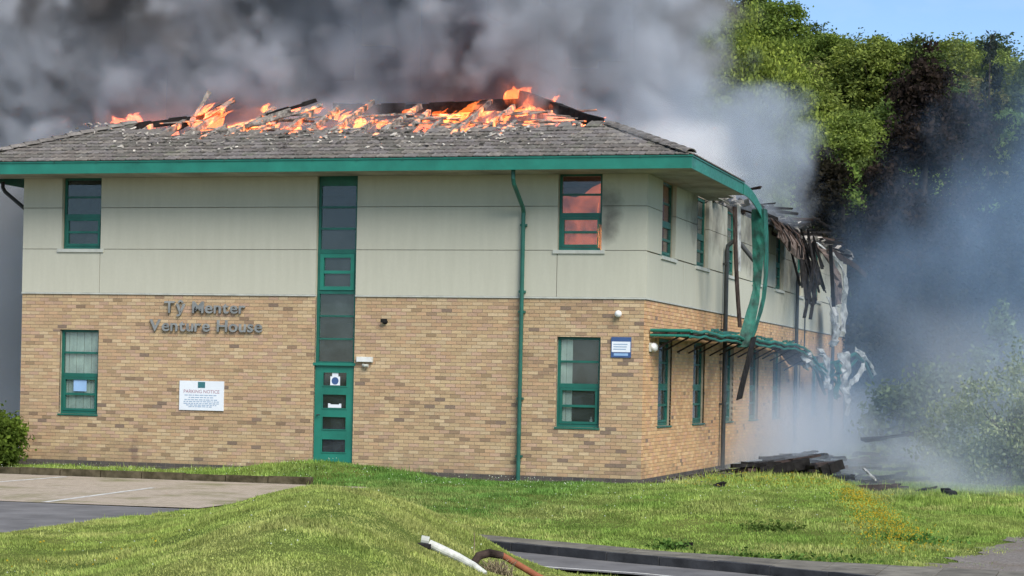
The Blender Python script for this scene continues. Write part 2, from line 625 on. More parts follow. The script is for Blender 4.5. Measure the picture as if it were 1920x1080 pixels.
def m_line():
    m, nt, out = newmat('line_paint')
    n1 = wnoise(nt, 9, 6, 0.7)
    c = mixc(nt, ramp(nt, n1, 0.45, 0.62, 0, 0.6), (0.66, 0.65, 0.60), (0.24, 0.21, 0.17))
    bsdf(nt, out, c, 0.8, 0.2)
    M['line_paint'] = m


m_brick(); m_clad(); m_tile(); m_burnt(); m_glass(); m_ground(); m_pavers(); m_gravel(); m_line()
m_flame('flame_bright', (1.0, 0.15, 0.025), 0.36)
m_flame('flame_soft', (1.0, 0.16, 0.06), 0.30)
m_flame('flame_hot', (1.0, 0.18, 0.03), 0.52)
m_glow('fire_glow', (1.0, 0.19, 0.09), 0.50)
m_leaf('leaf'); m_leaf('blade', 0.25); m_leaf('petal', 0.2)


def sm(a, b, x):
    t = np.clip((np.asarray(x, float) - a) / (b - a), 0, 1)
    return t * t * (3 - 2 * t)


# ------------------------------------------------------------------ terrain
KX = np.array([9.5, 11, 13, 14.9, 16.98, 18.55, 19.73, 20.48, 24, 30, 60])
KY = np.array([-9.2, -10.0, -11.0, -11.96, -13.1, -13.75, -14.33, -14.75, -17.0, -22.0, -50.0])       # kerb line
PX = np.array([9.5, 11, 13, 14.18, 15.15, 17.49, 19.5, 20.97, 24, 60])
PY = np.array([-8.2, -8.9, -9.9, -10.57, -11.09, -12.28, -12.82, -12.95, -13.2, -14.0])               # inner edge of the pavement
NX = np.array([9.5, 13.0, 15.5, 16.36, 17.7, 18.6, 20, 24, 60])
NY = np.array([-10.4, -13.2, -14.2, -14.55, -14.83, -15.3, -17.6, -24, -80])                         # near edge of the road


def lownoise(x, y, s=1.0, seed=0.0):
    return (np.sin(x * 1.7 * s + seed) * np.cos(y * 1.3 * s + 1.3 * seed) + 0.6 * np.sin(x * 3.1 * s - y * 2.3 * s + seed * 2) + 0.4 * np.cos(x * 5.3 * s + y * 4.1 * s + seed)) / 2.0


def ground_z(x, y):
    x = np.asarray(x, float)
    y = np.asarray(y, float)
    r = sm(9.5, 14.5, x)
    f = sm(-1.5, -10.8, y)
    z = -0.15 + 0.05 * r - 0.40 * r * f
    z = z + 0.10 * np.exp(-((x - 16.5) / 2.6) ** 2 - ((y + 5.2) / 3.2) ** 2) * sm(14, 15.5, x + 0 * y)
    z = z - 0.34 * sm(0.0, 1.5, x - (18.5 - 0.22 * (y + 1.3))) * (1 - 0.75 * f) * sm(26, 12, y)
    z = z + 0.29 * np.exp(-((x - 7.45) / 1.9) ** 2) * sm(-3.2, -0.3, y) * sm(3, 0.3, y)
    # foreground mound
    cxm = 13.75 + 0.27 * np.clip(-15.8 - y, 0, 9)
    gx = np.where(x < cxm, np.exp(-((x - cxm) / 2.0) ** 2), np.exp(-np.abs((x - cxm) / 1.95) ** 2.3))
    gy = np.where(y > -15.8, np.exp(-((y + 15.8) / 2.6) ** 2), np.exp(-((y + 15.8) / 10.0) ** 2))
    z = z + 1.03 * gx * gy - 0.08 * sm(-8, -14, y) * sm(11, 16, x)
    # road corridor
    kz = np.interp(x, KX, KY)
    pz = np.interp(x, PX, PY)
    nz = np.interp(x, NX, NY)
    inr = sm(0.35, -0.10, y - pz) * sm(-0.7, 0.0, y - nz) * sm(12.0, 14.0, x)
    z = z * (1 - inr) + (-0.64) * inr
    # parking lot and track
    pk = sm(9.9, 9.3, x) * sm(-3.3, -3.6, y) * sm(-60, -50, y)
    z = z * (1 - pk) + (-0.23) * pk
    # small unevenness
    z = z + 0.018 * lownoise(x, y, 1.0, 0.7) * sm(9.4, 10.6, x) * sm(-0.1, -1.2, y) * (1 - inr)
    # the wooded hill behind
    hill = 29.3 * sm(62, 172, y + 0.10 * x) * (1 - 0.0065 * np.clip(x + 6, -60, 60))
    z = z + hill * (1 + 0.05 * lownoise(x, y, 0.05, 2))
    return z


def axis(lo, hi, step, far):
    a = np.arange(lo, hi + 1e-6, step)
    g = step * 1.5
    l, h = [lo], [hi]
    while l[-1] > -far:
        l.append(l[-1] - g)
        h.append(h[-1] + g)
        g *= 1.22
    return np.array(l[:0:-1] + list(a) + h[1:])


def build_ground():
    xs, ys = axis(-14, 30, 0.25, 1500), axis(-34, 20, 0.25, 1500)
    X, Y = np.meshgrid(xs, ys)
    Z = ground_z(X, Y)
    v = np.stack([X, Y, Z], -1).reshape(-1, 3)
    nx, ny = len(xs), len(ys)
    i = np.arange((ny - 1) * (nx - 1))
    a = (i // (nx - 1)) * nx + i % (nx - 1)
    f = np.stack([a, a + 1, a + nx + 1, a + nx], -1)
    me = bpy.data.meshes.new('ground')
    me.vertices.add(len(v)); me.vertices.foreach_set('co', v.astype(np.float32).ravel())
    me.loops.add(f.size); me.loops.foreach_set('vertex_index', f.astype(np.int32).ravel())
    me.polygons.add(len(f)); me.polygons.foreach_set('loop_start', (np.arange(len(f)) * 4).astype(np.int32))
    me.polygons.foreach_set('use_smooth', np.ones(len(f), bool))
    me.update(); me.validate()
    link('ground', me, M['turf'], kind='structure', label='grassy ground of the mound, the bank and the hillside', cat='ground')


build_ground()


def strip(name, pts_a, pts_b, z, mat, kind='structure', parent=None, label=None, cat=None):
    mb = MB()
    for i in range(len(pts_a) - 1):
        mb.face([(*pts_a[i], z), (*pts_a[i + 1], z), (*pts_b[i + 1], z), (*pts_b[i], z)])
    return link(name, mb, mat, parent, label, cat, kind=kind)


# road
xs = np.linspace(12.4, 40, 60)
strip('road', [(x, np.interp(x, NX, NY) - 0.03) for x in xs], [(x, np.interp(x, KX, KY) - 0.02) for x in xs], -0.555, M['asphalt'],
      label='grey asphalt road curving below the grass bank', cat='road')
mb = MB()
for i in range(24):
    x0, x1 = 15.7 + i * 0.2, 15.7 + (i + 1) * 0.2
    y0, y1 = np.interp(x0, NX, NY), np.interp(x1, NX, NY)
    mb.face([(x0, y0 + 0.10, -0.551), (x1, y1 + 0.10, -0.551), (x1, y1 + 0.20, -0.551), (x0, y0 + 0.20, -0.551)])
link('painted_line', mb, M['line_paint'], bpy.data.objects['road'])

# pavement with slabs and kerb stones
pav = strip('pavement', [(x, np.interp(x, KX, KY) + 0.1) for x in xs], [(x, np.interp(x, PX, PY)) for x in xs], -0.475, M['mortar'],
            label='grey slab pavement along the foot of the grass bank', cat='pavement')
x = 12.6
while x < 22.4:
    x1 = x + 0.74
    for r_ in range(2):
        def yy(xx, t):
            a, b = np.interp(xx, KX, KY) + 0.14, np.interp(xx, PX, PY)
            return a + (b - a) * t
        t0, t1 = r_ * 0.5, r_ * 0.5 + 0.5
        g = 0.006
        top = -0.44 + random.uniform(-0.004, 0.004)
        p = [(x + g, yy(x + g, t0) + g), (x1 - g, yy(x1 - g, t0) + g), (x1 - g, yy(x1 - g, t1) - g), (x + g, yy(x + g, t1) - g)]
        mb = MB()
        k = random.uniform(0.8, 1.12)
        mb.poly([(*q, -0.47) for q in p] + [(*q, top) for q in p], [(4, 5, 6, 7), (0, 1, 5, 4), (1, 2, 6, 5), (2, 3, 7, 6), (3, 0, 4, 7)], (k, k * 0.98, k * 0.95))
        link('paving_slab', mb, M['slab'], pav)
    x = x1
kerb_line = empty('road_kerb', (16, -12.5, -0.56), 'dark stone kerb between the slab pavement and the road', 'kerb')
x = 12.6
while x < 23:
    x1 = x + 0.84
    y0, y1 = np.interp(x, KX, KY), np.interp(x1, KX, KY)
    mb = MB()
    dz = random.uniform(-0.006, 0.006)
    mb.obox((x + 0.006, y0 + 0.06, -0.515 + dz), (x1 - 0.006, y1 + 0.06, -0.515 + dz), 0.13, 0.17, jit=0.004)
    o = link('kerb_stone', mb, M['kerb'], kerb_line)
    o.location = (-16, 12.5, 0.56)
    x = x1

# gravel track on the right
mb = MB()
tr = [(20.75, -13.4), (21.1, -11.5), (21.45, -9.4), (21.9, -6.5), (22.25, -4.4), (23.0, -1.0), (24.5, 4), (28, 12)]
tl_ = [(t[0] + 6.0, t[1] - 1.5) for t in tr]
N = 14
tr = [(float(np.interp(t, range(len(tr)), [p[0] for p in tr])) + 0.14 * math.sin(t * 9.1) + 0.10 * math.sin(t * 23.7), float(np.interp(t, range(len(tr)), [p[1] for p in tr]))) for t in np.arange(0, len(tr) - 0.99, 0.1)]
tl_ = [(t[0] + 6.0, t[1] - 1.5) for t in tr]
for i in range(len(tr) - 1):
    for k in range(4):
        pts = []
        for (a, b, t) in ((i, k / 4, 0), (i, (k + 1) / 4, 0), (i + 1, (k + 1) / 4, 0), (i + 1, k / 4, 0)):
            x, y = tr[a][0] + (tl_[a][0] - tr[a][0]) * b, tr[a][1] + (tl_[a][1] - tr[a][1]) * b
            pts.append((x, y, float(ground_z(x, y)) + 0.012))
        mb.face(pts)
link('track', mb, M['gravel'], kind='structure', label='rough brown gravel track at the right edge', cat='track')

# parking lot
park = strip('parking_bays', [(-40, -11.6), (7.0, -11.55), (9.7, -11.4)], [(-40, -3.62), (7.0, -3.62), (9.7, -3.62)], -0.155, M['pavers'],
             label='buff block-paved parking bays in front of the building', cat='parking')
strip('parking_lane', [(-40, -40), (9.75, -40), (9.75, -17), (9.7, -11.4)][:2] , [(-40, -11.6), (9.75, -11.6)], -0.160, M['asphalt'],
      label='grey asphalt lane beside the parking bays', cat='lane')
for (x0, y0, x1, y1) in ((7.02, -11.5, 6.5, -6.5), (3.3, -8.2, 3.3, -3.9), (4.4, -11.5, 3.3, -6.6)):
    mb = MB()
    d = Vector((x1 - x0, y1 - y0, 0)).normalized()
    n_ = Vector((-d.y, d.x, 0)) * 0.06
    mb.face([(x0 - n_.x, y0 - n_.y, -0.151), (x0 + n_.x, y0 + n_.y, -0.151), (x1 + n_.x, y1 + n_.y, -0.151), (x1 - n_.x, y1 - n_.y, -0.151)])
    link('painted_line', mb, M['line_paint'], park)
lot_kerb = empty('parking_kerb', (4, -3.5, -0.15), 'mossy dark edging stones along the back of the parking bays', 'kerb')
x = -8.0
while x < 8.0:
    mb = MB()
    mb.obox((x + 0.008 - 4, 0.0, 0.05), (x + 0.9 - 4, 0.0, 0.05), 0.14, 0.16 + random.uniform(-0.015, 0.02), jit=0.008)
    link('kerb_stone', mb, M['moss_kerb'], lot_kerb)
    x += 0.915

# ------------------------------------------------------------------ office building
W, DEPTH = 14.27, 31.0
ZC = 3.69          # foot of the cladding
ZT = 6.30          # wall head
bld = empty('office_building', (0, 0, 0), 'burning two-storey office of buff brick and pale panels with green trim', 'building')

WINZ_LO, WINZ_UP = (1.03, 2.90), (4.69, 6.28)
front_open = [(0.97, 1.92, *WINZ_LO), (0.97, 1.92, *WINZ_UP), (7.05, 7.96, 0.12, 6.30), (12.43, 13.36, *WINZ_LO), (12.40, 13.33, *WINZ_UP)]
side_y = [1.42 + 3.67 * k for k in range(8)]
side_open = [(y, y + 1.35, 1.07, 2.93) for y in side_y] + [(y, y + 1.35, 4.67, 6.28) for y in side_y]


def cut(rects, holes):
    for (a0, a1, b0, b1) in holes:
        out = []
        for (x0, x1, z0, z1) in rects:
            if a1 <= x0 or a0 >= x1 or b1 <= z0 or b0 >= z1:
                out.append((x0, x1, z0, z1)); continue
            if z0 < b0: out.append((x0, x1, z0, b0))
            if z1 > b1: out.append((x0, x1, b1, z1))
            m0, m1 = max(z0, b0), min(z1, b1)
            if x0 < a0: out.append((x0, a0, m0, m1))
            if x1 > a1: out.append((a1, x1, m0, m1))
        rects = out
    return rects


def brick_tint(u, z, side=False):
    pal = [(0.50, 0.36, 0.205), (0.465, 0.33, 0.19), (0.54, 0.41, 0.25), (0.49, 0.325, 0.19), (0.45, 0.31, 0.185), (0.48, 0.325, 0.22), (0.52, 0.385, 0.22)]
    c = random.choice(pal)
    low = 1.0 - min(1.0, abs(z - 0.9) / 1.3)
    cl = lownoise(u * 1.0, z * 3.0, 0.9, 3.0)
    p = 0.02 + 0.08 * max(0, low) + 0.06 * max(0, cl)
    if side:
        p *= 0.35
        c = (c[0] * 1.20, c[1] * 1.06, c[2] * 0.92)  # side bricks more orange; stronger light on this wall painted in as well
    if random.random() < p:
        c = random.choice([(0.28, 0.195, 0.125), (0.32, 0.22, 0.14), (0.24, 0.175, 0.13), (0.34, 0.24, 0.14)])
    k = random.uniform(0.86, 1.06)
    g_ = (c[0] + c[1] + c[2]) / 3
    return tuple((v * 0.93 + g_ * 0.07) * k * 1.10 for v in c)


BL, BH, J = 0.225, 0.075, 0.010


def brick_rects(length, holes):
    """all bricks of a wall as (u0,u1,z0,z1,dark)"""
    res = []
    for c in range(52):
        z0 = -0.225 + c * BH
        if z0 + BH > ZC + 0.01:
            break
        off = -BL / 2 if c % 2 else 0.0
        u = off
        while u < length - 0.01:
            a, b = max(0.0, u), min(length, u + BL)
            if b - a > 0.03:
                res.append((a + J / 2, b - J / 2, z0 + J / 2, z0 + BH - J / 2, c < 3))
            u += BL
    out = []
    for (a, b, z0, z1, d) in res:
        for r_ in cut([(a, b, z0, z1)], holes):
            if r_[1] - r_[0] > 0.02 and r_[3] - r_[2] > 0.02:
                out.append((*r_, d))
    return out


def core(name, rects, t0, t1, side):
    mb = MB()
    for (a, b, z0, z1) in rects:
        if side:
            mb.box((W - t1, a, z0), (W - t0, b, z1))
        else:
            mb.box((a, t0, z0), (b, t1, z1))
    return link(name, mb, M['mortar'], bld)


front_wall = core('front_wall', cut([(0.006, W - 0.012, -0.6, ZC)], front_open), 0.007, 0.30, False)
side_wall = core('side_wall', cut([(0.301, DEPTH, -0.6, ZC)], side_open), 0.007, 0.30, True)

# singles: full stretchers nearest the corner, the largest in the picture
variants = []
for i in range(24):
    mb = MB()
    mb.box((0, -0.003 + 0.0, 0), (BL - J, 0.04, BH - J), brick_tint(random.uniform(0, 14), random.uniform(0, 3)), skip=('+y',))
    me = mb.mesh('brick'); me.materials.append(M['brick'])
    variants.append(me)
fb = brick_rects(W, front_open)
full = [b for b in fb if abs(b[1] - b[0] - (BL - J)) < 1e-4 and abs(b[3] - b[2] - (BH - J)) < 1e-4 and not b[4]]
full.sort(key=lambda b: -(b[0] + 0.25 * b[2]))
single = set(full[:300])
rest = MB()
for b in fb:
    if b in single:
        low = 1.0 - min(1.0, abs(b[2] - 0.9) / 1.3)
        link('brick', random.choice(variants), None, front_wall, loc=(b[0], random.uniform(-0.001, 0.002), b[2]))
        continue
    t = brick_tint(b[0], b[2])
    if b[4]:
        k = random.uniform(0.8, 1.2)
        t = (0.075 * k, 0.072 * k, 0.078 * k)
    rest.box((b[0], random.uniform(-0.004, 0.0), b[2]), (b[1], 0.04, b[3]), t, skip=('+y',))
link('bricks', rest, M['brick'], front_wall, kind='stuff')
rest = MB()
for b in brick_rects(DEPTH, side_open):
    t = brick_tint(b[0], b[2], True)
    if b[4]:
        k = random.uniform(0.8, 1.2)
        t = (0.075 * k, 0.072 * k, 0.078 * k)
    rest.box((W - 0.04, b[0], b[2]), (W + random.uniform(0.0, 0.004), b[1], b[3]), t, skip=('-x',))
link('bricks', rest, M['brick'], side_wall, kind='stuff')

# cladding panels
G1, G2 = 5.60, 4.686


def panels(side):
    vcuts = ([0.0, 0.97, 1.92, 7.05, 7.96, 12.40, 13.33, W] if not side else
             [0.0] + [v for y in side_y for v in (y, y + 1.35)] + [DEPTH])
    holes = side_open if side else front_open
    bk = MB()
    for (z0, z1) in ((ZC + 0.03, G2), (G2, G1), (G1, ZT)):
        # horizontal bands are split where the openings break them
        spans = []
        if side:
            spans = [(vcuts[i], vcuts[i + 1]) for i in range(0, len(vcuts) - 1)] if z0 >= G2 - 0.01 else [(a, min(a + 3.67, DEPTH)) for a in np.arange(0, DEPTH - 0.5, 3.67)]
        else:
            spans = [(0, 0.97), (0.97, 1.92), (1.92, 7.05), (7.96, 12.40), (12.40, 13.33), (13.33, W)] if z0 >= G2 - 0.01 else [(0, 1.92), (1.92, 7.05), (7.96, 12.40), (12.40, W)]
        for (a, b) in spans:
            for r_ in cut([(a, b, z0, z1)], holes):
                if r_[1] - r_[0] < 0.05 or r_[3] - r_[2] < 0.05:
                    continue
                g = 0.006
                mb = MB()
                d = random.uniform(-0.002, 0.002)
                if side:
                    mb.box((W - 0.06, r_[0] + g, r_[2] + g), (W + 0.022 + d, r_[1] - g, r_[3] - g))
                else:
                    mb.box((r_[0] + g, -0.022 + d, r_[2] + g), (r_[1] - g + (0.022 if b == W else 0), 0.06, r_[3] - g))
                link('cladding_panel', mb, M['cladding'], bld)
    for r_ in cut([(0.31 if side else 0.008, DEPTH if side else W - 0.008, ZC + 0.002, ZT)], holes):
        if side:
            bk.box((W - 0.30, r_[0], r_[2]), (W - 0.062, r_[1], r_[3]))
        else:
            bk.box((r_[0], 0.062, r_[2]), (r_[1], 0.30, r_[3]))
    link('cladding_backing', bk, M['mortar'], bld)
    tr_ = MB()
    for (a, b) in ([(0, 7.05), (7.96, W + 0.028)] if not side else [(0.0, DEPTH)]):
        if side:
            tr_.box((W - 0.05, a - 0.028, ZC), (W + 0.032, b, ZC + 0.034))
        else:
            tr_.box((a, -0.034, ZC - 0.002), (b, 0.05, ZC + 0.033))
    link('drip_trim', tr_, M['sill'], bld)


panels(False); panels(True)

# rear and left walls, floors, partitions
mb = MB()
mb.box((0.005, 0.301, -0.6), (0.30, DEPTH, ZC)); mb.box((0.301, DEPTH - 0.3, -0.6), (W - 0.301, DEPTH - 0.002, ZC))
link('rear_wall', mb, M['mortar'], bld)
mb = MB()
mb.box((-0.02, 0.302, ZC + 0.002), (0.28, DEPTH + 0.02, ZT)); mb.box((0.281, DEPTH - 0.29, ZC + 0.002), (W - 0.305, DEPTH + 0.018, ZT))
link('rear_cladding', mb, M['cladding'], bld)
mb = MB()
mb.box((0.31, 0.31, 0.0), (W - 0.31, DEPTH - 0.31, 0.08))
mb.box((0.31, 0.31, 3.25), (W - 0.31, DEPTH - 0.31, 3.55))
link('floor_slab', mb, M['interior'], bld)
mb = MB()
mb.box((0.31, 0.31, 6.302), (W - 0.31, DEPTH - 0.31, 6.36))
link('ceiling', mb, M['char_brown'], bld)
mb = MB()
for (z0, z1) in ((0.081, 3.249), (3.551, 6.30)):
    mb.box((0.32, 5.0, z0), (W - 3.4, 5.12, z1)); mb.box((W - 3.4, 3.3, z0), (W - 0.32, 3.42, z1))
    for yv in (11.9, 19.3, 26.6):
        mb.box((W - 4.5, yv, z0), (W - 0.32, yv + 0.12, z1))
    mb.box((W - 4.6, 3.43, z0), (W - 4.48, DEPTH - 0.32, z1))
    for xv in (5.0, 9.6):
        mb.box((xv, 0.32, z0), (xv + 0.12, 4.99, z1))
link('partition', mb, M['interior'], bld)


# ---- windows
def window_parts(w, h, kind):
    """meshes in local space: x along the wall, -y outward, z up from the sill; frame 7 cm deep"""
    fr = MB()
    t, d0, d1 = 0.055, 0.085, 0.150
    fr.box((0, d0, 0), (t, d1, h)); fr.box((w - t, d0, 0), (w, d1, h))
    fr.box((t, d0, 0), (w - t, d1, t * 1.2)); fr.box((t, d0, h - t), (w - t, d1, h))
    mid = h * 0.46
    fr.box((t, d0 - 0.004, mid - 0.045), (w - t, d1, mid + 0.045))
    # top light glazing bar
    zb = mid + 0.045 + (h - t - mid - 0.045) * 0.5
    fr.box((t, d0 + 0.012, zb - 0.022), (w - t, d1 - 0.012, zb + 0.022))
    sash = MB()
    s_t = 0.05
    a0, a1, b0, b1 = t + 0.004, w - t - 0.004, t * 1.2 + 0.004, mid - 0.049
    sash.box((a0, d0 - 0.014, b0), (a0 + s_t, d1 - 0.02, b1)); sash.box((a1 - s_t, d0 - 0.014, b0), (a1, d1 - 0.02, b1))
    sash.box((a0 + s_t, d0 - 0.014, b0), (a1 - s_t, d1 - 0.02, b0 + s_t)); sash.box((a0 + s_t, d0 - 0.014, b1 - s_t), (a1 - s_t, d1 - 0.02, b1))
    zs = (b0 + b1) / 2
    sash.box((a0 + s_t, d0 - 0.006, zs - 0.025), (a1 - s_t, d1 - 0.03, zs + 0.025))
    panes = []
    for (z0, z1) in ((mid + 0.045, zb - 0.022), (zb + 0.022, h - t)):
        panes.append((t, w - t, z0, z1))
    for (z0, z1) in ((b0 + s_t, zs - 0.025), (zs + 0.025, b1 - s_t)):
        panes.append((a0 + s_t, a1 - s_t, z0, z1))
    pm = []
    for (x0, x1, z0, z1) in panes:
        q = MB(); q.box((x0, 0.112, z0), (x1, 0.118, z1)); pm.append(q)
    sl = MB()
    return fr, sash, pm


def mk(mb, name, mat):
    me = mb.mesh(name); me.materials.append(mat); return me


WCACHE = {}


def add_window(loc, rotz, w, h, sill='pale', blind=None):
    key = (round(w, 3), round(h, 3))
    if key not in WCACHE:
        fr, sash, pm = window_parts(w, h, None)
        WCACHE[key] = (mk(fr, 'window', M['green_frame_shaded']), mk(sash, 'sash', M['green_frame_shaded']), [mk(q, 'pane', M['glass']) for q in pm])
    fr, sash, pm = WCACHE[key]
    o = link('window', fr, None, bld, loc=loc, rot=(0, 0, rotz))
    link('sash', sash, None, o)
    for q in pm:
        link('pane', q, None, o)
    s_ = MB()
    if sill == 'pale':
        s_.box((-0.09, -0.060, -0.075), (w + 0.09, 0.10, -0.003))
        link('sill', s_, M['sill'], o)
    else:
        s_.box((-0.02, -0.028, -0.035), (w + 0.02, 0.10, -0.003))
        link('sill', s_, M['green_frame_shaded'], o)
    if blind:
        b_ = MB()
        for (x0, x1, z0, z1, y) in blind:
            n_ = max(2, int((x1 - x0) / 0.089))
            for i in range(n_):
                a = x0 + (x1 - x0) * i / n_
                b_.box((a, y + 0.012 * (i % 2), z0), (a + (x1 - x0) / n_ - 0.004, y + 0.004 + 0.012 * (i % 2), z1))
        link('blind', b_, M['blind'], o)
    return o


hl = WINZ_LO[1] - WINZ_LO[0] - 0.004
hu = WINZ_UP[1] - WINZ_UP[0] - 0.004
w1 = add_window((0.972, 0, WINZ_LO[0] + 0.002), 0, 0.946, hl, 'green', [(0.06, 0.88, 0.08, 1.82, 0.155)])
mb = MB(); mb.box((0.30, 0.100, 0.50), (0.62, 0.106, 0.80)); link('notice', mb, M['pale_blue'], w1)
add_window((0.972, 0, WINZ_UP[0] + 0.002), 0, 0.946, hu, 'pale')
w2 = add_window((12.432, 0, WINZ_LO[0] + 0.002), 0, 0.926, hl, 'green', [(0.04, 0.30, 0.06, 1.84, 0.155)])
bt = MB(); bt.tube([(0.70, 0.24, 0.068), (0.70, 0.24, 0.16), (0.70, 0.24, 0.17), (0.70, 0.24, 0.22)], [0.035, 0.035, 0.014, 0.014], 10)
link('bottle', bt, M['white_paint'], w2)
wf = add_window((12.402, 0, WINZ_UP[0] + 0.002), 0, 0.926, hu, 'pale')
for i, y in enumerate(side_y):
    add_window((W, y + 0.002, 1.072), math.pi / 2, 1.346, 1.856, 'green', [(0.06, 0.55, 0.06, 1.80, 0.22)] if i in (0, 1) else None)
    add_window((W, y + 0.002, 4.672), math.pi / 2, 1.346, 1.604, 'pale')

# ---- tall strip window over the door
sw = MB()
x0, x1 = 7.054, 7.956
d0, d1 = 0.07, 0.15
t = 0.055
sw.box((x0, d0, 2.245), (x0 + t, d1, 6.296)); sw.box((x1 - t, d0, 2.245), (x1, d1, 6.296))
bars = [(2.245, 2.30), (2.765, 2.80), (3.255, 3.29), (3.745, 3.82), (4.605, 4.70), (5.12, 5.165), (5.58, 5.625), (6.06, 6.296)]
for (a, b) in bars:
    sw.box((x0 + t, d0 + 0.006, a), (x1 - t, d1 - 0.006, b))
strip_o = link('window', sw, M['green_frame_shaded'], bld)
sh = MB()
a0, a1, b0, b1 = x0 + t + 0.004, x1 - t - 0.004, 3.826, 4.599
sh.box((a0, d0 - 0.016, b0), (a0 + 0.085, d1 - 0.02, b1)); sh.box((a1 - 0.085, d0 - 0.016, b0), (a1, d1 - 0.02, b1))
sh.box((a0 + 0.085, d0 - 0.016, b0), (a1 - 0.085, d1 - 0.02, b0 + 0.08)); sh.box((a0 + 0.085, d0 - 0.016, b1 - 0.08), (a1 - 0.085, d1 - 0.02, b1))
sh.box((a0 + 0.085, d0 - 0.008, 4.18), (a1 - 0.085, d1 - 0.03, 4.245))
link('sash', sh, M['green'], strip_o)
pz = [(2.30, 2.765), (2.80, 3.255), (3.29, 3.745), (4.70, 5.12), (5.165, 5.58), (5.625, 6.06)]
for (a, b) in pz:
    q = MB(); q.box((x0 + t, 0.108, a), (x1 - t, 0.114, b)); link('pane', q, M['glass'], strip_o)
for (a, b) in ((b0 + 0.08, 4.18), (4.245, b1 - 0.08)):
    q = MB(); q.box((a0 + 0.085, 0.098, a), (a1 - 0.085, 0.104, b)); link('pane', q, M['glass'], strip_o)

# ---- door
dm = MB()
dx0, dx1, dz0, dz1 = 7.054, 7.956, 0.125, 2.241
rows = [(0.34, 0.65), (0.83, 1.13), (1.28, 1.61), (1.76, 2.08)]
px0, px1 = 7.225, 7.795
dm.box((dx0, 0.05, dz0), (px0, 0.11, dz1)); dm.box((px1, 0.05, dz0), (dx1, 0.11, dz1))
zz = dz0
for (a, b) in rows + [(dz1, dz1)]:
    dm.box((px0, 0.055, zz), (px1, 0.105, a)); zz = b
dm.box((dx0 - 0.03, -0.012, dz1 - 0.03), (dx1 + 0.03, 0.049, dz1 + 0.03))
door = link('door', dm, M['green'], bld)
for (a, b) in rows:
    q = MB(); q.box((px0, 0.078, a), (px1, 0.084, b)); link('pane', q, M['glass'], door)
    q = MB()
    for (u0, u1, v0, v1) in ((px0, px1, a, a + 0.02), (px0, px1, b - 0.02, b), (px0, px0 + 0.02, a + 0.02, b - 0.02), (px1 - 0.02, px1, a + 0.02, b - 0.02)):
        q.box((u0, 0.042, v0), (u1, 0.054, v1))
    link('bead', q, M['green'], door)
q = MB(); q.box((7.40, 0.062, 1.79), (7.62, 0.068, 1.98)); q.box((7.44, 0.062, 1.981), (7.58, 0.068, 2.055)); nt_ = link('notice', q, M['white_board'], door)
q = MB()
for i in range(20):
    a0_, a1_ = 2 * math.pi * i / 20, 2 * math.pi * (i + 1) / 20
    q.face([(7.51, 0.0595, 1.885), (7.51 + 0.08 * math.cos(a0_), 0.0595, 1.885 + 0.08 * math.sin(a0_)), (7.51 + 0.08 * math.cos(a1_), 0.0595, 1.885 + 0.08 * math.sin(a1_))])
link('blue_disc', q, M['blue_board'], nt_)
q = MB(); q.box((7.36, 0.062, 1.31), (7.66, 0.068, 1.38)); q.box((7.36, 0.062, 1.381), (7.41, 0.068, 1.40)); q.box((7.61, 0.062, 1.381), (7.66, 0.068, 1.40)); link('notice', q, M['white_board'], door)
q = MB(); q.tube([(7.13, 0.05, 1.15), (7.13, -0.01, 1.15), (7.20, -0.01, 1.15)], 0.012, 8); link('handle', q, M['dark_pipe'], door)
q = MB(); q.box((7.0, -0.18, 0.02), (8.01, 0.05, 0.122)); link('doorstep', q, M['mortar'], bld)

# ---- roof
OV = 1.13
EZ = 6.51
PITCH = math.atan2(1.92, 4.9)
cp, sp = math.cos(PITCH), math.sin(PITCH)
roof = empty('roof', (0, 0, 0), parent=bld)


def slope_pt(u, s, n=0.0, face='front'):
    """u along the eaves, s up the slope, n off the slope"""
    a = -OV + s * cp - n * sp
    z = EZ + s * sp + n * cp
    if face == 'front':
        return Vector((u, a, z))
    if face == 'right':
        return Vector((W - a, u, z))
    return Vector((a, u, z))


def hole_s(x):
    return float(np.interp(x, [-1.2, 1.2, 1.9, 2.6, 3.2, 4.2, 6, 8, 10, 12, 12.7, 13.0, 13.4, 16], [9, 3.4, 2.7, 2.15, 2.0, 2.2, 2.15, 2.25, 2.2, 2.25, 2.55, 3.2, 9, 9]))


tile_me = []
for i in range(8):
    mb = MB()
    k = random.uniform(0.75, 1.25)
    tn = (k * random.uniform(0.96, 1.04), k, k * random.uniform(0.95, 1.03))
    # slightly cambered interlocking tile with a side roll
    w_, l_, h_ = 0.298, 0.40, 0.016
    prof = [(0, 0.0), (0.03, 0.016), (0.06, 0.002), (0.16, 0.006), (0.25, 0.0), (w_, -0.002)]
    vs1 = [(x, 0, z + h_) for x, z in prof] + [(x, l_, z + h_ - 0.004) for x, z in prof] + [(x, 0, z) for x, z in prof]
    n_ = len(prof)
    fs = [(j, j + 1, n_ + j + 1, n_ + j) for j in range(n_ - 1)] + [(2 * n_ + j, 2 * n_ + j + 1, j + 1, j) for j in range(n_ - 1)]
    fs += [(2 * n_, 0, n_), (2 * n_ - 1, n_ - 1, 3 * n_ - 1)]
    mb.poly(vs1, fs, tn)
    me = mb.mesh('roof_tile'); me.materials.append(M['roof_tile'])
    tile_me.append((me, vs1, fs, tn))
tiles = []
GA = 0.285
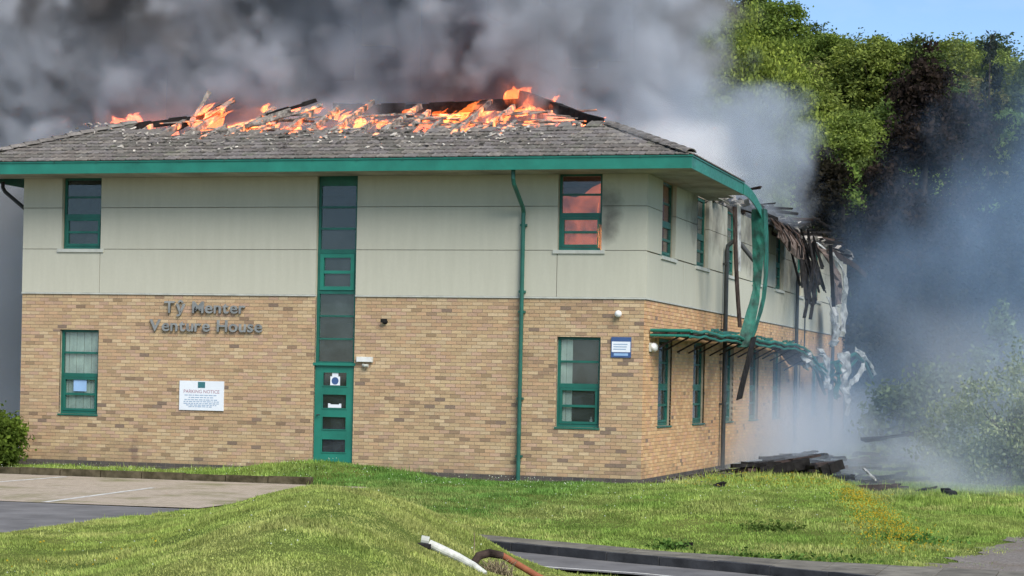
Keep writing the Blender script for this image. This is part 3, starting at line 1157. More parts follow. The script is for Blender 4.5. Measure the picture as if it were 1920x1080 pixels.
for r_ in range(18):
    s0 = -0.06 + r_ * GA
    u = -OV + (0.15 if r_ % 2 else 0)
    while u < W + OV - 0.1:
        sc = s0 + 0.15
        if sc < (W + OV - u - 0.2) / cp and sc < (u + OV + 0.15) / cp:
            lim = hole_s(u) + 0.28 * lownoise(u * 2.2, 0.3, 1.0, 1.1) + random.uniform(-0.16, 0.16)
            if sc < lim:
                tiles.append((u, s0, lim - sc))
        u += 0.300
tiles.sort(key=lambda t: -t[0])
Rf = Matrix(((1, 0, 0), (0, cp, -sp), (0, sp, cp)))
rest = MB()
for i, (u, s0, m_) in enumerate(tiles):
    me, vs1, fs, tn = random.choice(tile_me)
    p = slope_pt(u, s0, 0.03)
    edge = m_ < 0.35
    tilt = -0.055 + random.uniform(-0.012, 0.012) + (random.uniform(-0.06, 0.10) if edge else 0)
    rz = random.uniform(-0.012, 0.012) + (random.uniform(-0.25, 0.25) if edge and random.random() < 0.5 else 0)
    if i < 300:
        link('roof_tile', me, None, roof, loc=p, rot=(PITCH + tilt, 0, rz))
    else:
        mt = Matrix.Translation(p) @ Euler((PITCH + tilt, 0, rz)).to_matrix().to_4x4()
        rest.poly([mt @ Vector(q) for q in vs1], fs, tn)
link('roof_tiles', rest, M['roof_tile'], roof, kind='stuff')
# right and left slopes (seen only from the side), lower courses
rest = MB()
for face in ('right', 'left'):
    for r_ in range(16):
        s0 = -0.06 + r_ * GA
        u = -OV
        while u < (4.6 if face == 'right' else 24):
            sc = s0 + 0.15
            if sc < (u + OV + 0.1) / cp and sc < (2.5 + 0.6 * lownoise(u, 1, 1, 4)) and (face == 'left' or u < 4.3 - 0.5 * s0 + 0.5 * random.random()):
                mt = Matrix.Translation(slope_pt(u, s0, 0.03, face)) @ Euler((0, 0, R(90) if face == 'right' else R(-90))).to_matrix().to_4x4() @ Euler((PITCH - 0.055, 0, 0)).to_matrix().to_4x4()
                me, vs1, fs, tn = random.choice(tile_me)
                q = [mt @ Vector(((-x if face == 'left' else x), y, z)) for (x, y, z) in vs1]
                rest.poly(q, fs if face == 'right' else [f[::-1] for f in fs], tn)
            u += 0.3
link('roof_tiles', rest, M['roof_tile'], roof, kind='stuff')
# underlay below the tiles
mb = MB()
for i in range(70):
    u0, u1 = -OV + i * (W + 2 * OV) / 70, -OV + (i + 1) * (W + 2 * OV) / 70
    def lim(u):
        return max(0.05, min(hole_s(u) - 0.15 + 0.28 * lownoise(u * 2.2, 0.3, 1.0, 1.1), (W + OV - u) / cp, (u + OV) / cp, 5.2))
    mb.face([slope_pt(u0, 0.0, -0.012), slope_pt(u1, 0.0, -0.012), slope_pt(u1, lim(u1), -0.012), slope_pt(u0, lim(u0), -0.012)])
link('underlay', mb, M['felt'], roof)
# hip tiles
HIPR = Vector((10.5, 3.77, 8.43))
for (c0, a0, fmax) in ((Vector((W + OV, -OV, EZ)), HIPR, 0.50), (Vector((-OV, -OV, EZ)), Vector((3.77, 3.77, 8.43)), 0.62)):
    d = a0 - c0
    n_ = int(d.length * fmax / 0.33)
    dn = d.normalized()
    sd = dn.cross(Vector((0, 0, 1))).normalized()
    un = sd.cross(dn).normalized()
    for i in range(n_):
        p = c0 + dn * (i * 0.33)
        mb = MB()
        gr = []
        for t_ in (0, 0.37):
            row = []
            for k in range(7):
                a = math.pi * (0.08 + 0.84 * k / 6)
                row.append(p + dn * t_ + sd * (0.125 * math.cos(a)) + un * (0.10 * math.sin(a) - 0.005 + (0.025 if t_ == 0 else 0.0)))
            gr.append(row)
        mb.sheet(gr, 0.014, (random.uniform(0.75, 1.2),) * 3)
        link('hip_tile', mb, M['roof_tile'], roof)

# rafters and the charred carcass
def rafter(u, s0, s1, n=-0.10, w=0.055, h=0.14, mat='burnt_timber', dx=0.0):
    mb = MB()
    k = 5
    for i in range(k):
        a, b = s0 + (s1 - s0) * i / k, s0 + (s1 - s0) * (i + 1) / k
        ww = w * (1.0 - 0.35 * (i / k) * random.random())
        hh = h * (1.0 - 0.45 * (i / k) * random.random())
        mb.obox(slope_pt(u + dx * i / k, a, n), slope_pt(u + dx * (i + 1) / k, b, n), ww, hh, jit=0.012)
    return link('rafter', mb, M[mat], roof)


u = 2.9
ends = {0: 3.6, 1: 4.4, 2: 2.9, 3: 4.6, 4: 4.2, 5: 5.0, 6: 4.4, 7: 5.3, 8: 3.4, 9: 4.8, 10: 3.9, 11: 3.1, 12: 4.9, 13: 4.5, 14: 3.2, 15: 3.9}
i = 0
while u < 11.6:
    e_ = ends.get(i, 3.4) + random.uniform(-0.2, 0.2)
    rafter(u, 1.6, min(e_, (W + OV - u) / cp - 0.1), dx=random.uniform(-0.12, 0.12), w=0.085, n=-0.03)
    if random.random() < 0.45:   # a stub left between two rafters
        rafter(u + 0.28, 1.8, 2.2 + random.uniform(0.2, 0.9), dx=random.uniform(-0.1, 0.1))
    u += 0.58
    i += 1
for (u, e_) in ((0.4, 1.6), (1.2, 2.5), (2.1, 3.4), (12.4, 2.9), (13.1, 2.3)):
    rafter(u, 0.3, e_)
# rafters of the rear slope, burnt short, seen through the hole
for i in range(12):
    u = 4.0 + i * 0.55 + random.uniform(-0.1, 0.1)
    a = Vector((u, 8.6, 6.5))
    b = Vector((u + random.uniform(-0.2, 0.2), 8.6 - random.uniform(1.6, 4.4), 0))
    b.z = 6.5 + (8.6 - b.y) * 0.39
    mb = MB(); mb.obox(a, b, 0.06, 0.14, jit=0.015)
    link('rafter', mb, M['burnt_timber'], roof)


def beam(name, a, b, w, h, mat, seg=6, sag=0.0, jit=0.015, parent=None):
    mb = MB()
    a, b = Vector(a), Vector(b)
    for i in range(seg):
        p, q = a.lerp(b, i / seg), a.lerp(b, (i + 1) / seg)
        p.z -= sag * math.sin(math.pi * i / seg); q.z -= sag * math.sin(math.pi * (i + 1) / seg)
        mb.obox(p, q, w * random.uniform(0.85, 1.1), h * random.uniform(0.8, 1.1), jit=jit)
    return link(name, mb, M[mat], parent or roof)


beam('ridge_board', (5.9, 3.77, 8.22), (10.6, 3.77, 8.26), 0.10, 0.24, 'char', 8, 0.05)
beam('hip_rafter', HIPR + Vector((-0.05, -0.05, 0.0)), Vector((12.95, 1.32, 7.45)), 0.13, 0.24, 'char', 8)
beam('hip_rafter', Vector((3.3, 3.3, 8.05)), Vector((1.75, 1.75, 7.60)), 0.10, 0.16, 'char', 5)
beam('truss_post', (11.0, 3.4, 6.4), (11.0, 3.4, 8.15), 0.13, 0.13, 'char', 3)
beam('truss_post', (8.3, 3.6, 6.4), (8.3, 3.6, 7.7), 0.09, 0.09, 'burnt_timber', 3)
beam('truss_tie', (9.0, 3.0, 7.35), (12.3, 2.0, 7.3), 0.07, 0.12, 'char', 4)
# leaning timbers around the big flame on the left
for (a, b, m_) in (((3.05, 2.0, 7.65), (3.45, 2.2, 8.45), 'burnt_timber'), ((3.3, 2.2, 7.85), (4.0, 2.4, 8.28), 'burnt_timber'), ((2.6, 1.7, 7.4), (3.9, 2.6, 8.3), 'char'),
                   ((4.1, 1.3, 7.35), (6.3, 2.0, 8.05), 'burnt_timber'), ((3.7, 1.5, 7.3), (5.6, 1.9, 7.95), 'burnt_timber'), ((4.6, 2.6, 7.9), (5.8, 2.9, 8.3), 'char')):
    beam('fallen_timber', a, b, 0.06, 0.09, m_, 4)
# tile battens poking out over the hole's edge and loose chips of tile on the slope
for i in range(60):
    u = random.uniform(2.2, 12.0)
    s0 = hole_s(u) + random.uniform(0.0, 1.5) ** 1.3
    mb = MB()
    mb.obox(slope_pt(u, s0, -0.01), slope_pt(u + random.uniform(0.4, 1.3), s0 + random.uniform(-0.2, 0.25), random.uniform(-0.1, 0.06)), 0.05, 0.03, jit=0.012)
    link('batten', mb, M['burnt_timber'], roof)
mb = MB()
for i in range(340):
    u = random.uniform(0.5, 13.2)
    s0 = min(random.uniform(0.1, 1.0) ** 0.6 * hole_s(u), 3.0)
    if s0 > (W + OV - u) / cp - 0.2:
        continue
    p = slope_pt(u, s0, 0.065)
    l_ = random.uniform(0.02, 0.09) * (2.0 if random.random() < 0.06 else 1)
    k = random.choice([0.6, 1.0, 2.2, 3.2])
    a = random.uniform(0, 3.1)
    mb.obox(p, p + Vector((math.cos(a) * l_, math.sin(a) * l_ * cp, math.sin(a) * l_ * sp + random.uniform(0, 0.02))), l_ * 0.7, 0.02, tint=(k, k, k * 0.95), jit=0.006)
link('tile_chips', mb, M['roof_tile'], roof, kind='stuff')

# ---- eaves: fascia boards, gutter lip, soffit
FB, FT = 6.245, 6.50
xa, xb = -OV, W + OV
mb = MB()
mb.box((xa, -OV - 0.03, FB), (xb + 0.03, -OV, FT))
mb.box((xa, -OV - 0.05, FT - 0.02), (xb + 0.05, -OV - 0.03, FT + 0.012))
link('fascia', mb, M['green'], roof)
mb = MB()
mb.box((xb, -OV + 0.001, FB), (xb + 0.03, 4.6, FT)); mb.box((xb + 0.03, -OV + 0.001, FT - 0.02), (xb + 0.05, 4.6, FT + 0.012))
link('fascia', mb, M['green'], roof)
mb = MB()
mb.box((xa - 0.03, -OV + 0.001, FB), (xa, 28, FT))
link('fascia', mb, M['green'], roof)
for i in range(16):
    mb = MB(); x = xa + 0.5 + i * 1.0
    mb.box((x, -OV - 0.058, FT - 0.03), (x + 0.035, -OV - 0.05, FT + 0.03)); link('gutter_clip', mb, M['green_pipe'], roof)
mb = MB()
for (a, b, c, d) in ((xa + 0.001, -OV + 0.001, xb - 0.001, -0.03),):
    nb = 3
    for k in range(nb):
        y0, y1 = b + (d - b) * k / nb, b + (d - b) * (k + 1) / nb - 0.008
        q = MB(); q.box((a, y0, FB + 0.012), (c, y1, FB + 0.028)); link('soffit_board', q, M['soffit'], roof)
for k in range(3):
    q = MB(); q.box((W + 0.03 + k * 0.366, -0.028, FB + 0.012), (W + 0.03 + (k + 1) * 0.366 - 0.008, 4.9 + 0.7 * (2 - k), FB + 0.028)); link('soffit_board', q, M['soffit'], roof)
# drooping end of the right fascia, then the long strip hanging down from it
def ribbon(name, path, wdir, w, mat, parent, th=0.02, n=18, crumple=0.0):
    """a board whose centre line follows path, width along wdir (may vary)"""
    P = [Vector(p) for p in path]
    g = []
    m_ = len(P) - 1
    for i in range(n + 1):
        t_ = i / n * m_
        k = min(int(t_), m_ - 1)
        f_ = t_ - k
        p0, p1, p2, p3 = P[max(k - 1, 0)], P[k], P[k + 1], P[min(k + 2, m_)]
        p = 0.5 * ((2 * p1) + (-p0 + p2) * f_ + (2 * p0 - 5 * p1 + 4 * p2 - p3) * f_ ** 2 + (-p0 + 3 * p1 - 3 * p2 + p3) * f_ ** 3)
        wd = Vector(wdir(i / n) if callable(wdir) else wdir).normalized()
        ww = w(i / n) if callable(w) else w
        row = []
        for k2 in range(4):
            c = (k2 / 3 - 0.5)
            row.append(p + wd * (c * ww) + (Vector((random.uniform(-1, 1), random.uniform(-1, 1), random.uniform(-1, 1))) * crumple if 0 < i else Vector()))
        g.append(row)
    mb = MB(); mb.sheet(g, th)
    return link(name, mb, M[mat], parent)


ribbon('fascia', [(15.42, 4.55, 6.37), (15.43, 5.3, 6.33), (15.44, 6.2, 6.18), (15.45, 7.0, 5.92), (15.46, 7.25, 5.5)], lambda t: (0, -0.25 * t, 1 - 0.3 * t), 0.25, 'green', roof, 0.025)
ribbon('hanging_fascia', [(15.36, 6.75, 6.10), (15.38, 6.95, 5.2), (15.37, 6.95, 4.4), (15.30, 6.75, 3.7), (15.18, 6.3, 2.85)], lambda t: (1, 0.1 + 0.5 * max(0, t - 0.65), 0.05), lambda t: 0.24 + 0.05 * math.sin(t * 9), 'green_burnt', roof, 0.02, 16, 0.010)
ribbon('hanging_fascia', [(15.50, 7.0, 6.12), (15.52, 7.2, 5.2), (15.51, 7.2, 4.4), (15.44, 7.0, 3.7), (15.30, 6.5, 2.95)], lambda t: (0.06, 1, 0), lambda t: 0.42 - 0.12 * t, 'green_burnt', roof, 0.02, 16, 0.008)
ribbon('hanging_batten', [(15.40, 6.4, 3.1), (15.38, 5.95, 2.6), (15.36, 5.4, 2.1), (15.34, 5.0, 1.65)], (0.1, 1, 0.1), 0.42, 'char', roof, 0.03, 8)
ribbon('hanging_batten', [(15.15, 5.0, 6.0), (15.17, 5.05, 5.2), (15.15, 5.5, 4.2), (15.16, 5.9, 3.3)], (0.05, 1, 0), 0.30, 'char_brown', roof, 0.03, 8)
ribbon('hanging_batten', [(15.10, 5.8, 6.1), (15.1, 5.9, 5.3), (15.1, 6.0, 4.6)], (0.1, 1, 0), 0.26, 'pale_sheet', roof, 0.02, 8)

# ---- downpipes
def pipe(name, pts, r, mat, clips=(), parent=None):
    mb = MB(); mb.tube(pts, r, 12)
    o = link(name, mb, M[mat], parent or bld)
    for c in clips:
        q = MB(); q.box((c[0] - r * 1.5, c[1] - r * 1.2, c[2] - 0.025), (c[0] + r * 1.5, c[1] + r * 1.2, c[2] + 0.025)); link('clip', q, M[mat], o)
    return o


pipe('downpipe', [(11.70, -0.98, 6.27), (11.70, -0.98, 6.08), (11.70, -0.92, 5.98), (11.69, -0.20, 5.56), (11.68, -0.11, 5.47), (11.68, -0.11, 5.3), (11.68, -0.11, -0.2)], 0.045, 'green_pipe',
     [(11.68, -0.07, z) for z in (5.2, 3.82, 3.40, 1.6, 0.4)])
pipe('downpipe', [(-0.98, 0.75, 6.27), (-0.98, 0.75, 6.14), (-0.92, 0.75, 6.04), (-0.20, 0.75, 5.50), (-0.11, 0.75, 5.40), (-0.11, 0.75, 5.2), (-0.11, 0.75, -0.2)], 0.045, 'dark_pipe')
pipe('downpipe', [(W + 0.11, 8.3, -0.15), (W + 0.11, 8.3, 5.2), (W + 0.13, 8.3, 5.34), (W + 0.26, 8.3, 5.45), (W + 0.40, 8.3, 5.42), (W + 0.50, 8.3, 5.32), (W + 0.78, 8.3, 4.98)], 0.055, 'dark_pipe',
     [(W + 0.06, 8.3, z) for z in (4.9, 3.3, 1.5)])
for (yv, zt) in ((19.5, 5.3), (27.3, 5.5)):
    pipe('downpipe', [(W + 0.11, yv, -0.1), (W + 0.11, yv, zt - 0.3), (W + 0.12, yv + 0.05, zt)], 0.055, 'dark_pipe', [(W + 0.06, yv, 3.3)])
pipe('cable', [(W + 0.09, 21.2, 2.8), (W + 0.09, 21.2, 4.2), (W + 0.12, 21.1, 5.2)], 0.022, 'dark_pipe')

# ---- canopy along the side wall: outer rails, brackets, slats
can = empty('canopy', (0, 0, 0), parent=bld)


def can_z(y):
    return 3.02 - 0.0 * y - 0.75 * float(sm(15, 22, y)) - 0.02 * math.sin(y * 2.1)


CX0, CX1 = W + 0.03, W + 0.88
for (xx, dz, r_, m_) in ((CX1, 0.05, 0.035, 'green'), (CX1 - 0.03, -0.055, 0.028, 'green'), (CX1 - 0.30, 0.06, 0.022, 'green'), (CX1 - 0.55, 0.06, 0.022, 'green')):
    mb = MB()
    pts = [(xx + 0.02 * math.sin(y * 1.3), y, can_z(y) + dz + 0.012 * math.sin(y * 5 + xx * 9)) for y in np.arange(0.45, 20.5, 0.35)]
    mb.tube(pts, r_, 8); link('rail', mb, M[m_], can)
mb = MB(); mb.tube([(CX0, 0.45, 3.07), (CX1, 0.45, 3.07)], 0.035, 8); link('rail', mb, M['green'], can)
mb = MB(); mb.tube([(CX0, 0.45, 2.965), (CX1 - 0.03, 0.45, 2.965)], 0.028, 8); link('rail', mb, M['green'], can)
y = 0.7
while y < 19:
    mb = MB()
    z = can_z(y)
    mb.obox((CX0, y, z + 0.03), (CX1, y, z + 0.03), 0.04, 0.05, jit=0.005)
    mb.obox((CX0, y, z - 0.35), (CX0 + 0.6, y, z - 0.02), 0.035, 0.035)
    link('bracket', mb, M['char_brown'], can)
    y += 1.22
for k in range(9):
    mb = MB()
    xx = CX0 + 0.05 + k * 0.09
    for i in range(28):
        ya, yb = 0.5 + i * 0.65, 0.5 + (i + 1) * 0.65 - 0.008
        mb.obox((xx, ya, can_z(ya) - 0.005), (xx, yb, can_z(yb) - 0.005), 0.075, 0.022)
    link('slat', mb, M['felt'], can)
# leftover leaf and gutter scraps on top edge
for i in range(18):
    y = random.uniform(0.6, 14)
    mb = MB(); mb.obox((CX1 - 0.02, y, can_z(y) + 0.12), (CX1 - 0.02, y + random.uniform(0.3, 0.9), can_z(y) + 0.14 + random.uniform(-0.03, 0.02)), 0.03, 0.05, jit=0.01)
    link('trim_scrap', mb, M['green_frame_shaded'], can)
# the torn far part: twisted rails and sheets
for (pts, r_) in (([(W + 0.8, 18.5, 2.65), (W + 0.75, 20.5, 2.35), (W + 0.6, 22.0, 1.95), (W + 0.5, 23.0, 2.0), (W + 0.6, 24.0, 2.5)], 0.06),
                  ([(W + 0.5, 18.2, 2.75), (W + 0.55, 20.3, 2.55), (W + 0.45, 22.3, 2.05), (W + 0.4, 23.6, 1.75)], 0.05),
                  ([(W + 0.2, 19.5, 2.9), (W + 0.4, 21.6, 2.5), (W + 0.7, 23.4, 2.2), (W + 0.9, 24.8, 1.7)], 0.05),
                  ([(W + 0.3, 22.0, 2.6), (W + 0.7, 24.0, 2.75), (W + 1.0, 26.0, 3.05), (W + 1.15, 27.6, 2.75), (W + 1.25, 28.6, 2.3)], 0.06),
                  ([(W + 0.2, 24.0, 2.2), (W + 0.8, 25.5, 2.5), (W + 1.0, 26.6, 2.9)], 0.05)):
    mb = MB(); mb.tube(pts, r_, 8); link('bent_rail', mb, M['green_frame_shaded'], can)
ribbon('torn_sheet', [(W + 0.65, 20.6, 3.1), (W + 0.75, 21.0, 2.8), (W + 0.72, 21.3, 2.3), (W + 0.78, 21.5, 1.9)], (0.12, 1, 0), lambda t: 0.75 - 0.2 * t, 'pale_sheet', can, 0.02, 11, 0.07)
ribbon('torn_sheet', [(W + 0.95, 23.4, 3.05), (W + 1.05, 23.7, 2.6), (W + 0.98, 23.6, 2.1), (W + 1.05, 24.0, 1.55), (W + 1.02, 24.1, 1.1)], (0.25, 1, 0.1), lambda t: 0.95 - 0.55 * t, 'pale_sheet', can, 0.02, 11, 0.07)
ribbon('torn_sheet', [(W + 1.05, 24.0, 2.0), (W + 1.2, 25.2, 2.3), (W + 1.3, 26.3, 2.75)], (0, 0.3, 1), 0.22, 'pale_sheet', can, 0.02, 11, 0.07)
ribbon('torn_sheet', [(W + 1.0, 26.0, 3.2), (W + 1.2, 27.6, 2.9), (W + 1.3, 28.8, 2.45)], (0, 0.3, 1), 0.18, 'pale_sheet', can, 0.02, 11, 0.07)
ribbon('torn_sheet', [(W + 0.9, 22.5, 2.7), (W + 0.95, 22.6, 2.2), (W + 0.9, 22.4, 1.6)], (0.2, 1, 0), 0.5, 'green_burnt', can, 0.02, 11, 0.07)
ribbon('torn_sheet', [(W + 0.8, 16.6, 2.95), (W + 0.85, 16.9, 2.7), (W + 0.83, 17.3, 2.5)], (0.3, 1, 0), 0.6, 'pale_sheet', can, 0.02, 11, 0.07)

# ---- collapsed eaves on the side: rubble along the wall head, hanging battens
wreck = empty('collapsed_eaves', (0, 0, 0), parent=bld)
mb = MB()
for i in range(900):
    y = random.uniform(6.2, 31)
    hgt = float(np.interp(y, [6, 8, 14, 18, 22, 31], [0.1, 0.35, 0.65, 0.6, 0.35, 0.3]))
    tt = random.random()
    x = W - 0.5 + random.uniform(-0.5, 0.75)
    z = ZT + hgt * tt * (1 - 0.5 * abs(x - W + 0.3))
    a, e_ = random.uniform(0, 6.28), random.uniform(-0.6, 0.6)
    l_ = random.uniform(0.10, 0.35)
    k = random.choice([0.25, 0.4, 0.8, 1.2, 2.0, 2.6])
    mb.obox((x, y, z), (x + math.cos(a) * l_ * 0.6, y + math.sin(a) * l_, z + e_ * l_), random.uniform(0.08, 0.28), 0.02, roll=random.uniform(-0.7, 0.7), tint=(k, k, k * 0.96), jit=0.01)
link('tile_rubble', mb, M['roof_tile'], wreck, kind='stuff')
for i in range(34):
    y = random.uniform(8.5, 30)
    z = ZT + random.uniform(0.05, 0.5)
    a = Vector((W - 0.9, y, z + 0.1))
    b = Vector((W + random.uniform(0.1, 0.9), y + random.uniform(-0.8, 0.8), z + random.uniform(-0.5, 0.25)))
    mb = MB(); mb.obox(a, a.lerp(b, 0.6), 0.05, 0.09, jit=0.025); mb.obox(a.lerp(b, 0.6), b, 0.045, 0.07, jit=0.03, taper=0.5)
    link('charred_rafter', mb, M[random.choice(['char', 'char', 'char_brown'])], wreck)
# slumped brown eaves sheet with its battens
g = []
for i in range(9):
    row = []
    for j in range(15):
        y = 12.6 + j * 0.33
        t_ = i / 8
        dl = 0.55 + 0.45 * math.sin(0.25 + j * 0.23)
        out_ = 0.10 + 0.80 * dl * math.sin(t_ * 1.7)
        z = 6.55 - 1.15 * dl * t_ ** 1.2 + random.uniform(-0.07, 0.07) * t_
        row.append((W + out_ + random.uniform(-0.05, 0.05) * t_, y + 0.25 * t_ + random.uniform(-0.1, 0.1) * t_, z))
    g.append(row)
mb = MB(); mb.sheet(g, 0.02); link('slumped_eaves', mb, M['felt'], wreck)
for j in range(0, 15):
    pts = [Vector(g[i][j]) + Vector((0.04, 0, 0.02)) for i in range(0, 9, 2)]
    mb = MB()
    for a, b in zip(pts[:-1], pts[1:]):
        mb.obox(a, b, 0.035, 0.03, jit=0.035)
    link('hanging_batten', mb, M[random.choice(['char', 'char', 'char_brown'])], wreck)
for i in range(40):
    y = random.gauss(18.6, 0.7)
    x = W + random.uniform(0.55, 1.0)
    zt = random.uniform(5.6, 6.5)
    mb = MB(); mb.obox((x - 0.3, y, zt), (x + random.uniform(-0.1, 0.1), y + random.uniform(-0.9, 0.6), zt - random.uniform(0.4, 1.5)), random.uniform(0.025, 0.06), 0.03, jit=0.035)
    link('hanging_batten', mb, M['char'], wreck)
for (a, b) in (((W + 0.85, 17.8, 5.5), (W + 0.8, 16.4, 3.9)), ((W + 0.9, 18.3, 5.4), (W + 0.85, 17.2, 3.9)), ((W + 0.9, 20.6, 6.2), (W + 0.95, 21.2, 4.4))):
    mb = MB(); mb.obox(a, b, 0.10, 0.07, jit=0.02); link('hanging_batten', mb, M['char'], wreck)
ribbon('curled_sheet', [(W + 0.4, 21.2, 6.3), (W + 0.8, 22.4, 5.9), (W + 1.0, 23.4, 5.2), (W + 0.9, 23.9, 4.5), (W + 0.85, 23.8, 3.7)], (0.15, 1, 0), lambda t: 0.25 + 0.30 * t, 'pale_sheet', wreck, 0.02, 11, 0.07)
ribbon('curled_sheet', [(W + 0.3, 20.8, 6.3), (W + 0.7, 21.6, 5.9), (W + 0.9, 22.3, 5.2), (W + 0.85, 22.5, 4.5)], (0.2, 1, 0), 0.7, 'felt', wreck, 0.02, 11, 0.07)
ribbon('curled_sheet', [(W + 0.35, 24.6, 4.8), (W + 0.55, 24.7, 4.0), (W + 0.5, 24.6, 3.3)], (0.1, 1, 0), 1.0, 'pale_sheet', wreck, 0.02, 11, 0.07)
ribbon('loose_gutter', [(W + 0.7, 21.5, 6.15), (W + 0.8, 24, 6.0), (W + 0.8, 27, 5.95), (W + 0.75, 30.5, 5.8)], (0.2, 0, 1), 0.16, 'char_brown', wreck, 0.03)

# ------------------------------------------------------------------ signs and fittings on the walls
DY = -0.012


def text_mesh(txt, size, ext=0.0, bold=0.0, align='CENTER'):
    cu = bpy.data.curves.new('t', 'FONT')
    cu.body = txt
    cu.size = size
    cu.extrude = ext
    cu.align_x = align
    cu.resolution_u = 3
    cu.offset = bold
    o = bpy.data.objects.new('t', cu)
    COL.objects.link(o)
    dg = bpy.context.evaluated_depsgraph_get()
    dg.update()
    me = bpy.data.meshes.new_from_object(o.evaluated_get(dg))
    bpy.data.objects.remove(o)
    bpy.data.curves.remove(cu)
    return me


def letters(parent, txt, x_mid, z, size, width):
    """each letter its own raised mesh"""
    adv, pos = [], 0.0
    mes = []
    for ch in txt:
        if ch == ' ':
            pos += size * 0.34
            continue
        me = text_mesh(ch, size, 0.022, 0.005, 'LEFT')
        xs_ = [v.co.x for v in me.vertices]
        w_ = max(xs_) - min(xs_)
        for v in me.vertices:
            v.co.x -= min(xs_)
        mes.append((me, pos))
        pos += w_ + size * 0.085
    k = width / pos
    for me, p in mes:
        me.materials.clear()
        me.materials.append(M['letter_grey'])
        o = link('letter', me, None, parent, loc=(x_mid - width / 2 + p * k, -0.024, z), rot=(R(90), 0, 0))
        o.scale = (k, 1, 1)


sign = empty('wall_lettering', (0, DY - 0.012, 0), 'two lines of grey raised metal letters on the front brick wall', 'lettering')
letters(sign, 'T\u0177 Menter', 4.50, 3.30, 0.36, 1.95)
letters(sign, 'Venture House', 4.53, 2.90, 0.36, 2.70)

nb_ = empty('notice_board', (4.44, DY, 1.5), 'white printed parking notice on the brick wall left of the door', 'sign')
mb = MB(); mb.box((-0.525, -0.02, -0.32), (0.525, 0.006, 0.32)); link('board', mb, M['white_board'], nb_)
mb = MB(); mb.box((-0.085, -0.024, 0.17), (0.085, -0.0205, 0.30)); link('emblem', mb, M['print_teal'], nb_)
for (txt, z, s, m_) in (('PARKING NOTICE', 0.055, 0.105, 'print_red'),):
    me = text_mesh(txt, s); me.materials.clear(); me.materials.append(M[m_])
    link('print', me, None, nb_, loc=(0, -0.0225, z), rot=(R(90), 0, 0), kind='stuff')
for i, (z, w_) in enumerate(((0.0, 0.40), (-0.05, 0.30), (-0.10, 0.40), (-0.14, 0.42), (-0.18, 0.42), (-0.215, 0.36), (-0.25, 0.30))):
    mb = MB()
    x = -w_
    while x < w_ - 0.03:
        l_ = random.uniform(0.03, 0.10)
        mb.face([(x, -0.0225, z), (min(x + l_, w_), -0.0225, z), (min(x + l_, w_), -0.0225, z + 0.018), (x, -0.0225, z + 0.018)])
        x += l_ + 0.018
    link('print', mb, M['print_blue'], nb_, kind='stuff')

bs = empty('wall_sign', (13.80, DY, 2.70), 'small blue and white sign right of the lower right window', 'sign')
mb = MB(); mb.box((-0.21, -0.015, -0.21), (0.21, 0.006, 0.21)); link('board', mb, M['blue_board'], bs)
mb = MB(); mb.box((-0.195, -0.019, -0.10), (0.195, -0.0155, 0.115)); link('white_panel', mb, M['white_board'], bs)
mb = MB(); mb.box((-0.15, -0.019, -0.175), (0.15, -0.0155, -0.125)); link('print', mb, M['pale_blue'], bs)
for z in (0.05, 0.0, -0.05):
    mb = MB(); mb.box((-0.16, -0.0215, z), (0.12 + 0.3 * z, -0.0195, z + 0.02)); link('print', mb, M['print_blue'], bs)

lamp = empty('bulkhead_lamp', (8.21, DY, 2.35), 'pale rectangular bulkhead lamp beside the top of the green door', 'lamp')
mb = MB(); mb.box((-0.18, -0.05, -0.055), (0.18, 0.006, 0.06)); o = link('housing', mb, M['old_white'], lamp)
mb = MB(); mb.box((-0.165, -0.085, -0.045), (0.165, -0.0505, 0.05)); link('diffuser', mb, M['white_paint'], lamp)
mb = MB(); mb.tube([(-0.03, -0.03, -0.12), (0.02, -0.07, -0.13), (0.10, -0.07, -0.13)], 0.035, 8); link('sensor', mb, M['sill'], lamp)


def dome(loc, r, mat, name, label, cat, parts):
    e = empty(name, loc, label, cat)
    bm = bmesh.new()
    bmesh.ops.create_uvsphere(bm, u_segments=14, v_segments=9, radius=r)
    me = bpy.data.meshes.new(parts[0]); bm.to_mesh(me); bm.free()
    me.polygons.foreach_set('use_smooth', [True] * len(me.polygons))
    me.materials.append(M[mat])
    link(parts[0], me, None, e, loc=(0, -r * 0.8 - 0.02, 0.0))
    mb = MB(); mb.tube([(0, 0.006, 0), (0, -0.045, 0)], r * 0.75, 12); link(parts[1], mb, M['letter_grey'], e)
    return e


dome((13.74, DY, 3.38), 0.075, 'white_paint', 'wall_lamp', 'small round white lamp high on the front wall near the corner', 'lamp', ('globe', 'base'))
v = empty('air_vent', (8.65, DY, 3.16), 'small dark vent cap high on the brick right of the strip window', 'vent')
mb = MB(); mb.tube([(0, 0.006, 0), (0, -0.09, -0.01)], [0.055, 0.04], 10); link('pipe_stub', mb, M['char'], v)
mb = MB(); mb.box((-0.07, -0.11, -0.02), (0.07, -0.085, 0.06)); link('cowl', mb, M['char'], v)
sl = empty('side_lamp', (W + 0.006, 0.62, 2.72), 'pale oval lamp on the side wall under the canopy end', 'lamp', rotz=math.pi / 2)
bm = bmesh.new(); bmesh.ops.create_uvsphere(bm, u_segments=16, v_segments=10, radius=1.0)
me = bpy.data.meshes.new('diffuser'); bm.to_mesh(me); bm.free(); me.materials.append(M['white_paint'])
me.polygons.foreach_set('use_smooth', [True] * len(me.polygons))
o = link('diffuser', me, None, sl, loc=(0, -0.07, 0)); o.scale = (0.17, 0.08, 0.10)
mb = MB(); mb.box((-0.17, -0.045, -0.09), (0.17, 0.0, 0.09)); link('housing', mb, M['sill'], sl)

